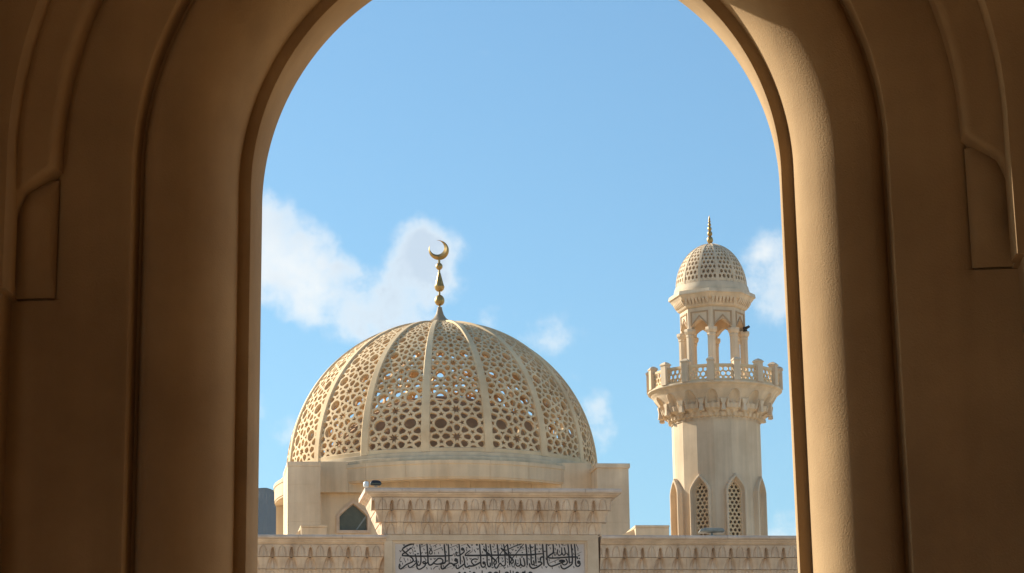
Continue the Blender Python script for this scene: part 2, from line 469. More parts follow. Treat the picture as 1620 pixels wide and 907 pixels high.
# raised round-shouldered lobes standing in the notches of the third order
for sgn in (-1, 1):
    mb = MB(); rings = []; n = 30; h = .36; nP = 14
    for j in range(n+1):
        z = zb+.01+(zt-.03-zb)*j/n; q = (z-(zt-.03-h))/h
        sh = math.sqrt(max(0, 1-q*q)) if q > 0 else 1.0
        wo = max(inner(z)+.035, 1.14); ring = []
        bt = (1+BAT*max(0, ACZ-z))
        rr = math.sqrt(max(.01, (RAD+1.13)**2-max(0, z-ACZ)**2))-(RAD+1.13)
        for k in range(nP+1):
            a = PI*k/nP; o = (1.125+wo)/2-(wo-1.125)/2*math.cos(a); t_ = .632+.12*math.sin(a)**.9*min(1, max(.15, sh)*1.15)*min(1, .12+(z-zb)/.25)
            ring.append((ACX+sgn*(RAD+o+rr)*bt, -t_, z))
        rings.append(ring)
    mb.loops(rings, closed=False); mb.add([p for p in rings[-1]], [tuple(range(nP+1))])
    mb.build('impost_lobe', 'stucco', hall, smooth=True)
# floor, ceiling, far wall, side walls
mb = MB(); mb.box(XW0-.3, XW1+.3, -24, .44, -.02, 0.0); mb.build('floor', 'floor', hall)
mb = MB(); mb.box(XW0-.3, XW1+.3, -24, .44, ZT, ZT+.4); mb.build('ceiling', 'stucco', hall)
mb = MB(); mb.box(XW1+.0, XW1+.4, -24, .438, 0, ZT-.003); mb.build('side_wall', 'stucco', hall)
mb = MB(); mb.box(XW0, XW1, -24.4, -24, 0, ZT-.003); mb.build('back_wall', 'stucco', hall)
# unseen left side wall; tall opening placed and sized to light the mouldings
mb = MB(); ops = [(-13.0, -5.4)]
ys = [-24]
for a_, b_ in ops: ys += [a_, b_]
ys.append(.438)
for i in range(0, len(ys), 2): mb.box(XW0-.5, XW0, ys[i], ys[i+1], 0, ZT-.003)
for a_, b_ in ops: mb.box(XW0-.498, XW0-.002, a_, b_, 8.0, ZT-.004)
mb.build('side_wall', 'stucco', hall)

# ------------------------------------------------------------------ gateway and parapet walls
GR = Frame((0, 80.0, 0), R_(7.8))
def relief(row, u, v, dpt):
    """depth (m, positive = recessed) of the carved cornice; u -.5..1.5 across a bay, v 0..1 up a row"""
    u = (u+.5) % 1-.5; d = 0.0
    if row == 1:
        def hw(v): return .115*math.sqrt(max(0, 1-(v/.80)**2.2)) if v < .80 else 0
        w = hw(v)
        if abs(u) < w: d += dpt*1.0*min(1, (w-abs(u))/.05)
        elif abs(u) < w+.05 and v < .93: d -= .018
        q = abs(abs(u)-.5); w2 = .21*math.sqrt(max(0, 1-(v/.90)**2)) if v < .90 else 0
        if w2 > 0 and abs(q-w2) < .022: d += .022
        if q < w2-.03: d -= .02*(1-q/.2)
        q3 = abs(q-.09)
        if q < .10 and v < .6 and q3 < .018: d += .014
    elif row == 2:
        w = .10+.245*(1-v)**.48
        if abs(u) < w:
            k = min(1, (w-abs(u))/.07); d += dpt*(.25+.75*v)*k
            lw = .13*math.sin(min(1, (1-v)*1.1)*PI*.55)
            if abs(u) < lw: d -= dpt*.45*(1-(u/lw)**2)
        else: d -= .03*math.sin(v*PI)*(1-((abs(u)-.5)/.25)**2)
    else:
        w = .36-.05*(1-v)
        if abs(u) < w: d += dpt*.42*min(1, (w-abs(u))/.05)*(.5+.5*v)
        lw = .20*math.sqrt(max(0, 1-(v/.95)**2))
        if abs(abs(u)-lw) < .025 and v < .95: d += .02
        if abs(u) < lw: d -= .02
        q = abs(abs(u)-.5)
        lw = .06+.07*(1-v)
        if abs(q-lw) < .02 and v < .7: d += .014
    return d
def carve_mesh(name, row, pitch, z0, z1, y0, y1, ua=-.5, ub=.5, mat='rose', dpt=.15, nu=30, nv=20):
    """front sheet of a cornice block, y0 (front at bottom) .. y1 (front at top), with a top joint"""
    mb = MB(); vs = []; g_ = .006
    NU = max(4, int(nu*(ub-ua)))
    for j in range(nv+1):
        v = j/nv; z = z0+g_+(z1-z0-2*g_)*v
        cv = v**1.6 if row != 1 else v
        y = y0+(y1-y0)*cv
        for i in range(NU+1):
            u = ua+(ub-ua)*i/NU; e = 0.0
            if i == 0: u += .004
            if i == NU: u -= .004
            vs.append((u*pitch, y+relief(row, u, v, dpt), z))
    W = NU+1; fs = [(j*W+i, j*W+i+1, (j+1)*W+i+1, (j+1)*W+i) for j in range(nv) for i in range(NU)]
    # edge returns into the wall all round
    o0 = len(vs); loop = [(0, i) for i in range(W)]+[(j, NU) for j in range(1, nv+1)]+[(nv, i) for i in range(NU-1, -1, -1)]+[(j, 0) for j in range(nv-1, 0, -1)]
    for (j, i) in loop: p = vs[j*W+i]; vs.append((p[0], max(y0, y1)+dpt+.12, p[2]))
    n = len(loop)
    for k in range(n): a_ = loop[k]; b_ = loop[(k+1) % n]; fs.append((a_[0]*W+a_[1], o0+k, o0+(k+1) % n, b_[0]*W+b_[1]))
    mb.add(vs, fs)
    me = bpy.data.meshes.new(name); me.from_pydata(mb.v, [], mb.f); me.materials.append(M[mat])
    for i, p in enumerate(me.polygons): p.use_smooth = i < NU*nv
    me.set_sharp_from_angle(angle=R_(30))
    return me
def profile_run(mb, X0, X1, prof, back):    # moulding: prof = list of (y_front, z) from bottom up
    ring = [(y, z) for y, z in prof]
    vs = []
    for X in (X0, X1):
        for (y, z) in ring: vs.append((X, y, z))
        vs.append((X, back, ring[-1][1])); vs.append((X, back, ring[0][1]))
    n = len(ring)+2; fs = [(k, (k+1) % n, n+(k+1) % n, n+k) for k in range(n)]
    fs += [tuple(range(n))[::-1], tuple(range(n, 2*n))]
    mb.add(vs, fs)
def wall_cornice(parent, xa, xb, centres, yref, xr):
    """parapet wall between pixels xa..xb; centres = pixel x of the deep niches"""
    P = lambda y, Y: GR.Z(xr, y, Y)
    yt = -.62
    Z = {k: P(yref+d, Y) for k, d, Y in (('slab_t', 0, yt), ('slab_b', 6.0, yt), ('m1', 10, -.50), ('m2', 15, -.44), ('r1b', 35.3, -.34), ('r2b', 54.5, -.17), ('r3b', 74, 0))}
    X0 = GR.X(xa, yref+20); X1 = GR.X(xb, yref+20)
    cs = [GR.X(c, yref+28, -.38) for c in centres]
    pitch = (cs[-1]-cs[0])/(len(cs)-1)
    # slab split into capstones
    n = max(1, round((X1-X0)/1.15)); w = (X1-X0)/n
    for i in range(n):
        mb = MB(); a_, b_ = X0+i*w+.004, X0+(i+1)*w-.004
        profile_run(mb, a_, b_, [(-.50, Z['slab_b']), (yt+.03, Z['slab_b']+.005), (yt, Z['slab_b']+.03), (yt-.003, Z['slab_t']-.035), (yt+.02, Z['slab_t']-.008), (yt+.07, Z['slab_t'])], .5)
        mb.build('capstone', 'cap', parent)
    mb = MB(); zz = Z['slab_b']-.003
    profile_run(mb, X0, X1, [(-.36, Z['m2']), (-.40, Z['m2']+.02), (-.41, (Z['m2']+Z['m1'])/2), (-.46, (Z['m2']+Z['m1'])/2+.01), (-.47, Z['m1']), (-.52, Z['m1']+.02), (-.53, zz)], .45)
    mb.build('moulding', 'rose', parent)
    rows = [(1, Z['r1b'], Z['m2']-.002, -.34, -.36), (2, Z['r2b'], Z['r1b'], -.17, -.315), (3, Z['r3b'], Z['r2b'], -.03, -.15)]
    for (r, z0, z1, y0, y1) in rows:
        full = carve_mesh('cornice_block', r, pitch, z0, z1, y0, y1)
        k0 = int(math.floor((X0-cs[0])/pitch))-1; k1 = int(math.ceil((X1-cs[0])/pitch))+1
        for k in range(k0, k1+1):
            c = cs[0]+k*pitch; ua = max(-.5, (X0-c)/pitch); ub = min(.5, (X1-c)/pitch)
            if ub-ua < .06: continue
            me = full if (ua == -.5 and ub == .5) else carve_mesh('cornice_block', r, pitch, z0, z1, y0, y1, ua, ub)
            place('cornice_block', me, parent, (c, random.uniform(-.012, .004), 0), rz=random.uniform(-.003, .003))
    mb = MB(); mb.box(X0, X1, .30, .46, Z['r3b'], Z['m1'])
    mb.box(X0, X1, .04, .46, 0, Z['r3b']-.002); mb.build('wall_body', 'rose', parent)
cg = 'parapet walls flanking the inscribed gateway'
wl = thing('parapet_wall', GR, 'carved stone parapet wall left of the inscribed gateway, below the pointed window', 'wall', cg)
wall_cornice(wl, 330, 608.5, [431.4, 461.6, 491.6, 521.5, 551.3, 581.2], 845.5, 506)
wr_ = thing('parapet_wall', GR, 'carved stone parapet wall right of the inscribed gateway, below the minaret', 'wall', cg)
wall_cornice(wr_, 946.5, 1340, [1017.1+27.87*i for i in range(9)], 846.8, 1128)

def gateway():
    gt = thing('entrance_gateway', GR, 'projecting stone gateway block with flaring carved cornice and black script panel', 'gateway')
    Yf = -.45                                 # face of the gateway
    def Xp(x, y, Y): return GR.X(x, y, Y)
    def Zp(y, Y): return GR.Z(780, y, Y)
    yt = Yf-.66
    z_st, z_sb = Zp(772, yt), Zp(779.3, yt)
    z_m1, z_m2 = Zp(783.2, yt+.1), Zp(787, yt+.16)
    z1, z2, z3 = Zp(807.3, Yf-.36), Zp(826.5, Yf-.18), Zp(846, Yf)
    xl = lambda x, y, Y: Xp(x, y, Y)
    # capstones along the top
    XA, XB = xl(577.5, 775, yt), xl(983.5, 775, yt)
    n = 7; w = (XB-XA)/n
    for i in range(n):
        mb = MB(); a_, b_ = XA+i*w+(.004 if i else 0), XA+(i+1)*w-(.004 if i < n-1 else 0)
        profile_run(mb, a_, b_, [(yt+.12, z_sb), (yt+.03, z_sb+.004), (yt, z_sb+.03), (yt-.002, z_st-.035), (yt+.02, z_st-.008), (yt+.07, z_st)], 1.1)
        mb.build('capstone', 'cap', gt)
    # mouldings, with returns down the sides
    XA1, XB1 = xl(583, 783, yt+.1), xl(978, 783, yt+.1)
    mb = MB(); mb.stack([(z_m2, XA1+.10, XB1-.10, yt+.22, 1.02), (z_m2+.03, XA1+.06, XB1-.06, yt+.17, 1.04), (z_m1-.01, XA1+.05, XB1-.05, yt+.16, 1.04),
                         (z_m1, XA1+.01, XB1-.01, yt+.10, 1.06), (z_sb-.04, XA1-.01, XB1+.01, yt+.08, 1.06), (z_sb-.003, XA1-.04, XB1+.04, yt+.05, 1.08)])
    mb.build('moulding', 'rose', gt)
    cs0 = Xp(619.7, 797, Yf-.4); pitch = (Xp(939.1, 797, Yf-.4)-cs0)/11
    rows = [(1, z1, z_m2-.002, Yf-.40, Yf-.46, 587.5, 968.5, 797), (2, z2, z1, Yf-.19, Yf-.38, 595, 961.5, 816), (3, z3, z2, Yf-.02, Yf-.17, 602.5, 951.5, 836)]
    core = []
    for (r, za, zb_, y0, y1, pa, pb, py) in rows:
        X0, X1 = Xp(pa, py, (y0+y1)/2), Xp(pb, py, (y0+y1)/2)
        full = carve_mesh('cornice_block', r, pitch, za, zb_, y0, y1)
        for k in range(-2, 14):
            c = cs0+k*pitch; ua = max(-.5, (X0-c)/pitch); ub = min(.5, (X1-c)/pitch)
            if ub-ua < .05: continue
            me = full if (ua == -.5 and ub == .5) else carve_mesh('cornice_block', r, pitch, za, zb_, y0, y1, ua, ub)
            place('cornice_block', me, gt, (c, random.uniform(-.012, .004), 0), rz=random.uniform(-.003, .003))
        core.append((za, zb_, X0, X1, max(y0, y1)+.24))
    # carved sides: stepped returns
    for (za, zb_, X0, X1, yb) in core:
        mb = MB(); h = zb_-za
        mb.stack([(za+.012, X0+.13, X1-.13, yb, 1.0), (za+.25*h, X0+.105, X1-.105, yb, 1.0), (za+.55*h, X0+.06, X1-.06, yb-.03, 1.0), (za+.8*h, X0+.015, X1-.015, yb-.05, 1.0), (zb_-.012, X0, X1, yb-.05, 1.0)])
        mb.build('cornice_core', 'rose', gt)
    # body with a framed marble panel let into it
    XL, XR = Xp(608, 870, Yf), Xp(946.8, 870, Yf)
    f1l, f1r = Xp(620.5, 870, Yf), Xp(929.5, 870, Yf)
    f2l, f2r = Xp(625.5, 870, Yf), Xp(925.5, 870, Yf)
    zf1, zf2 = Zp(855.3, Yf), Zp(859.6, Yf)
    zbot = zf1-2.6
    mb = MB(); mb.box(XL, XR, Yf, 2.0, zf1, z3-.003); mb.build('lintel', 'buff', gt)
    for (a_, b_) in ((XL, f1l), (f1r, XR)):
        mb = MB(); mb.box(a_, b_, Yf, 2.0, 0, zf1-.003); mb.build('jamb', 'buff', gt)
    mb = MB(); mb.box(f1l, f1r, Yf+.004, 2.0, 0, zbot); mb.build('wall_below_panel', 'buff', gt)
    mb = MB()
    ox = [(f1l, f1r, zf1, zbot), (f2l, f2r, zf2, zbot+.09)]
    r0 = [(f1l+.002, Yf+.02, zbot+.002), (f1r-.002, Yf+.02, zbot+.002), (f1r-.002, Yf+.02, zf1-.005), (f1l+.002, Yf+.02, zf1-.005)]
    r1 = [(f1l+.03, Yf+.05, zbot+.03), (f1r-.03, Yf+.05, zbot+.03), (f1r-.03, Yf+.05, zf1-.03), (f1l+.03, Yf+.05, zf1-.03)]
    r2 = [(f2l, Yf+.05, zbot+.09), (f2r, Yf+.05, zbot+.09), (f2r, Yf+.05, zf2), (f2l, Yf+.05, zf2)]
    r3 = [(f2l, Yf+.12, zbot+.09), (f2r, Yf+.12, zbot+.09), (f2r, Yf+.12, zf2), (f2l, Yf+.12, zf2)]
    mb.loops([r0, r1, r2, r3], closed=True); mb.build('panel_frame', 'buff', gt)
    pn = MB(); n = 3; w = (f2r-f2l)/n
    panel = None
    for i in range(n):
        p_ = MB(); p_.box(f2l+i*w+.002, f2l+(i+1)*w-.002, Yf+.09, Yf+.2, zbot, zf2+.02); o = p_.build('marble_slab', 'marble', gt)
    # --- the script, traced stroke by stroke (17.44 units to a photo pixel)
    SK = []
    def A(w, pts): SK.append((w, [(625+x/17.44, 855+y/17.44) for x, y in pts]))
    def B(w, pts): SK.append((w, [(695+x/17.44, 855+y/17.44) for x, y in pts]))
    def Cc(w, pts): SK.append((w, [(765+x/17.44, 855+y/17.44) for x, y in pts]))
    def D(w, pts): SK.append((w, [(835+x/17.44, 855+y/17.44) for x, y in pts]))
    A(32, [(205,425),(600,438),(1000,438),(1395,435)]); B(26, [(0,432),(300,425),(370,405)])
    A(34, [(520,95),(420,115),(300,165),(215,225)])
    A(28, [(215,235),(205,265),(260,320),(330,380),(400,440),(470,490),(500,550),(470,600),(380,640),(300,680),(220,750),(160,790),(120,770),(115,710),(130,650)])
    A(26, [(440,210),(380,260),(300,330),(220,370),(200,410),(215,430)]); A(9, [(520,110),(480,190),(450,220)]); A(12, [(450,220),(490,290),(500,390)])
    A(10, [(165,460),(130,530),(140,600)]); A(20, [(135,595),(180,585)])
    A(27, [(680,115),(690,250),(710,430),(710,600),(680,680),(640,690),(610,650),(590,560),(570,440),(550,380)])
    A(29, [(880,105),(895,300),(905,440),(910,600),(935,670),(980,685),(1040,650),(1080,600)])
    A(26, [(900,600),(860,640),(800,645),(765,615),(790,590),(830,600),(840,650),(820,710),(760,760),(680,800),(620,780),(600,720),(600,650)])
    A(24, [(590,560),(575,630),(500,700),(430,750),(380,740),(360,690)])
    A(20, [(945,215),(1000,270),(1025,340),(1000,380),(955,370),(950,320),(1010,220)]); A(26, [(955,125),(975,135)]); A(26, [(980,180),(998,190)])
    A(36, [(540,300),(560,302)])
    A(26, [(1060,620),(1130,560),(1180,510),(1250,500),(1310,540),(1315,600),(1270,640),(1180,660),(1100,650),(1060,620)])
    A(14, [(1070,290),(1300,195)]); A(12, [(710,190),(880,110)]); A(26, [(1270,650),(1370,610)]); A(12, [(1050,170),(1160,110)])
    A(26, [(1270,670),(1280,760),(1320,790),(1395,750)]); A(14, [(1050,800),(1120,730),(1190,720)]); A(9, [(220,790),(330,740)]); A(9, [(470,760),(600,720)])
    A(14, [(790,470),(840,520),(850,570)])
    B(30, [(135,115),(150,300),(165,430),(165,590),(120,640),(0,660)]); B(28, [(245,115),(260,300),(270,610)])
    B(34, [(430,530),(455,515),(490,540),(480,575),(440,565),(425,540)])
    B(28, [(495,560),(500,620),(440,650),(380,660),(330,635),(270,645),(180,725),(100,790),(55,770),(50,700)]); B(30, [(370,660),(410,710),(425,650)])
    B(26, [(545,110),(560,300),(575,450),(585,660)])
    B(28, [(610,250),(635,215),(670,245),(640,270),(610,250)]); B(26, [(670,245),(682,320),(600,390),(540,425),(480,420),(460,370),(465,320)])
    B(28, [(655,440),(685,540),(695,640),(640,690),(560,750),(500,780),(465,750),(465,690)])
    B(30, [(695,650),(720,730),(770,745),(820,710),(870,715),(960,700),(1060,650),(1130,610)]); B(26, [(1060,530),(980,515),(910,540),(885,590),(920,650),(980,690)])
    B(32, [(770,115),(850,210)]); B(22, [(850,280),(780,330),(715,390),(720,425)]); B(10, [(910,310),(850,340),(780,390)]); B(10, [(905,190),(910,300)])
    B(34, [(710,420),(1000,420),(1395,412)])
    B(28, [(1110,110),(1125,300),(1140,450),(1145,640),(1165,720),(1210,745),(1260,720),(1270,650)]); B(32, [(1200,625),(1225,600),(1258,625),(1230,650),(1200,625)])
    B(28, [(1280,100),(1300,300),(1315,450),(1320,600),(1340,700),(1370,725)]); Cc(28, [(120,710),(150,732),(185,710),(180,620)])
    B(34, [(1215,235),(1310,330),(1395,400)]); Cc(34, [(160,390),(230,470),(330,560)]); B(48, [(1020,125),(1050,128)])
    B(14, [(285,210),(530,115)]); B(10, [(600,155),(740,100)]); B(20, [(960,260),(1000,330)]); B(8, [(150,790),(340,715)]); B(8, [(340,790),(410,750)])
    for (x, y) in [(755,210),(405,380),(430,430),(755,490),(770,540),(825,770),(1215,510),(845,860),(1370,540)]: B(32, [(x-9,y),(x+9,y+3)])
    Cc(34, [(0,412),(700,408),(1395,400)]); Cc(28, [(180,110),(205,300),(220,430),(235,700)]); Cc(28, [(375,110),(395,300),(410,440),(415,620)])
    Cc(26, [(550,110),(575,230),(590,430),(600,600),(595,680),(550,710),(500,680),(465,635),(430,660),(380,750),(340,770),(310,730),(305,680)])
    Cc(26, [(320,560),(290,600),(285,650),(320,665),(350,630),(350,580),(330,555)]); Cc(34, [(480,215),(560,290),(640,380),(700,430),(780,510),(820,560)])
    Cc(16, [(650,110),(540,270),(450,390),(340,540)]); Cc(18, [(1105,100),(1000,240),(880,390),(780,510)]); Cc(30, [(655,110),(680,280),(700,430),(720,690)])
    Cc(24, [(820,560),(815,615),(770,635),(750,600),(785,515)]); Cc(14, [(775,640),(790,720),(820,740),(850,700),(850,640)]); Cc(20, [(700,240),(850,170),(1060,95)])
    Cc(30, [(1165,110),(1185,300),(1195,430),(1205,690)]); Cc(28, [(1280,110),(1300,300),(1310,430),(1315,600),(1340,670),(1380,670),(1392,630),(1375,560)])
    Cc(26, [(890,530),(880,600),(895,680),(945,720),(1000,690),(1020,640),(1005,490)]); Cc(28, [(1020,640),(1060,700),(1110,715),(1140,670),(1120,560),(1100,490)])
    for (x, y) in [(150,535),(520,510),(1360,485),(890,280),(300,320),(330,320),(1070,340)]: Cc(32, [(x-9,y),(x+9,y+3)])
    for p in ([(250,270),(370,220)], [(430,140),(520,100)], [(980,300),(1140,250)], [(420,740),(500,720)], [(650,750),(750,715)], [(430,500),(560,460)]): Cc(8, p)
    D(24, [(0,400),(200,385),(400,372)]); D(30, [(200,110),(210,400),(225,640)])
    D(30, [(45,640),(60,720),(130,775),(230,755),(340,690),(385,640),(350,600),(280,600)]); D(42, [(295,592),(330,600)]); D(30, [(350,560),(345,500),(380,465),(450,460)])
    D(30, [(405,110),(420,300),(435,450),(445,700)]); D(28, [(510,110),(520,300),(530,500),(550,630),(600,700),(670,715),(780,680),(900,630),(960,600)])
    D(44, [(870,575),(940,560),(1010,575),(940,600)]); D(26, [(940,620),(960,655),(1010,680),(1070,650),(1090,590),(1050,510)])
    D(30, [(690,110),(705,200),(700,340),(620,400),(570,450),(590,485),(700,490),(900,480),(1130,465),(1380,462)])
    D(16, [(735,330),(725,390),(750,415),(780,390),(775,330)]); D(22, [(825,250),(815,330),(835,400),(880,415),(930,370),(935,200)]); D(26, [(935,330),(970,400),(1010,405),(1035,350),(1005,200)])
    D(26, [(1105,110),(1125,300),(1145,640)]); D(28, [(1195,110),(1215,300),(1230,600),(1180,690),(1090,750),(1000,790),(930,750),(910,680)])
    D(28, [(1285,110),(1305,300),(1315,460),(1315,620),(1335,700),(1390,720),(1435,680),(1440,620)]); D(32, [(1370,605),(1400,575),(1432,605),(1400,635),(1370,605)])
    for (x, y) in [(315,310),(470,305),(140,485),(190,690),(240,690),(1080,360),(1095,400),(1370,500),(1425,500)]: D(34, [(x-9,y),(x+9,y+3)])
    D(12, [(590,635),(870,515)]); D(10, [(1350,385),(1480,320)]); D(10, [(960,160),(1070,120)]); D(9, [(100,310),(190,270)]); D(9, [(560,160),(660,100)]); D(20, [(860,110),(885,200)]); D(16, [(1330,110),(1390,240)])
    ticks = {A: [(245,130),(330,235),(420,350),(525,215),(605,150),(630,370),(740,120),(795,250),(850,350),(730,345),(1120,170),(1240,130),(1300,250),(1090,360),(1200,350),(150,300),(250,515),(280,580),(350,530),(205,645),(155,710),(540,580),(640,590),(430,560),(990,520),(1090,510),(875,770),(995,780),(1215,790)],
             B: [(490,185),(350,250),(430,250),(500,340),(200,120),(190,320),(330,120),(750,270),(900,130),(1060,240),(1190,110),(1230,180),(1190,330),(350,530),(210,570),(630,580),(860,510),(1000,590),(770,650),(1070,480),(1100,750),(1020,770),(660,780),(1290,770),(110,710),(530,700)],
             Cc: [(265,180),(130,180),(135,285),(290,120),(500,160),(430,260),(620,270),(740,130),(830,110),(800,260),(950,200),(925,90),(1010,170),(1085,210),(1240,220),(1240,310),(1350,190),(740,350),(650,520),(655,600),(530,580),(950,560),(940,640),(905,450),(1055,460),(1250,520),(1190,730),(660,715),(870,760),(1020,750),(250,750),(70,770),(580,760)],
             D: [(120,200),(250,120),(330,120),(350,235),(255,240),(620,220),(570,130),(760,240),(785,120),(950,120),(870,310),(1240,250),(1265,380),(1380,270),(500,510),(280,510),(30,520),(590,550),(680,440),(750,600),(1180,610),(1410,420),(1265,740),(860,740),(670,760),(510,740),(390,750)]}
    rd = random.Random(3)
    for fn, L_ in ticks.items():
        for (x, y) in L_:
            k = rd.random()
            if k < .4: fn(13, [(x-26, y-22), (x, y+18), (x+24, y-20)])
            elif k < .75: fn(16, [(x-4, y-26), (x+6, y+26)])
            else: fn(13, [(x-18, y-20), (x+8, y), (x+2, y+30)])
    # second line of script, only its tall heads in view
    Cc(30, [(440,835),(432,1000)]); Cc(28, [(735,835),(752,960)]); Cc(28, [(815,850),(820,1000)]); Cc(30, [(1140,845),(1148,1000)]); B(28, [(1180,840),(1186,1000)])
    for (x, w) in [(180,60),(340,80),(640,80),(925,64),(1095,50),(1290,80)]: Cc(34, [(x-w/2,905),(x,885),(x+w/2,910),(x+w/2-8,960),(x-w/2,970)])
    for (x, w) in [(555,30),(705,40),(960,50),(1385,50)]: B(34, [(x-w/2,915),(x,890),(x+w/2,925)])
    D(40, [(50,880),(110,905)])
    ins = MB()
    for i, (w, pts) in enumerate(SK):
        P = []
        n = len(pts)
        if n > 2:
            for k in range(n-1):
                p0, p1, p2, p3 = pts[max(0, k-1)], pts[k], pts[k+1], pts[min(n-1, k+2)]
                for q in range(4):
                    t = q/4; P.append(tuple(.5*((2*p1[c])+(-p0[c]+p2[c])*t+(2*p0[c]-5*p1[c]+4*p2[c]-p3[c])*t*t+(-p0[c]+3*p1[c]-3*p2[c]+p3[c])*t**3) for c in (0, 1)))
            P.append(pts[-1])
        else: P = list(pts)
        W = [GR.px(x, y, Yf+.09) for x, y in P]
        hw = w/17.44*.5*(80/4500)*1.45; yy = Yf+.088-.0002*(i % 20)-.004
        vs = []; m_ = len(W)
        for k in range(m_):
            a_, b_ = W[max(0, k-1)], W[min(m_-1, k+1)]; dx, dz = b_[0]-a_[0], b_[1]-a_[1]; l = math.hypot(dx, dz) or 1
            tp = 1.0 if 0 < k < m_-1 else .75
            nx, nz_ = -dz/l*hw*tp, dx/l*hw*tp
            if k == 0: vs0 = (W[k][0]-dx/l*hw*.7, W[k][1]-dz/l*hw*.7)
            if k == m_-1: vs1 = (W[k][0]+dx/l*hw*.7, W[k][1]+dz/l*hw*.7)
            vs += [(W[k][0]+nx, yy, W[k][1]+nz_), (W[k][0]-nx, yy, W[k][1]-nz_)]
        fs = [(2*k, 2*k+1, 2*k+3, 2*k+2) for k in range(m_-1)]
        vs += [(vs0[0], yy, vs0[1]), (vs1[0], yy, vs1[1])]
        fs += [(1, 0, 2*m_), (2*m_-2, 2*m_-1, 2*m_+1)]
        ins.add(vs, fs)
    tag(ins.build('calligraphy', 'ink', gt, recalc=False), 'black flowing script in two lines')
gateway()

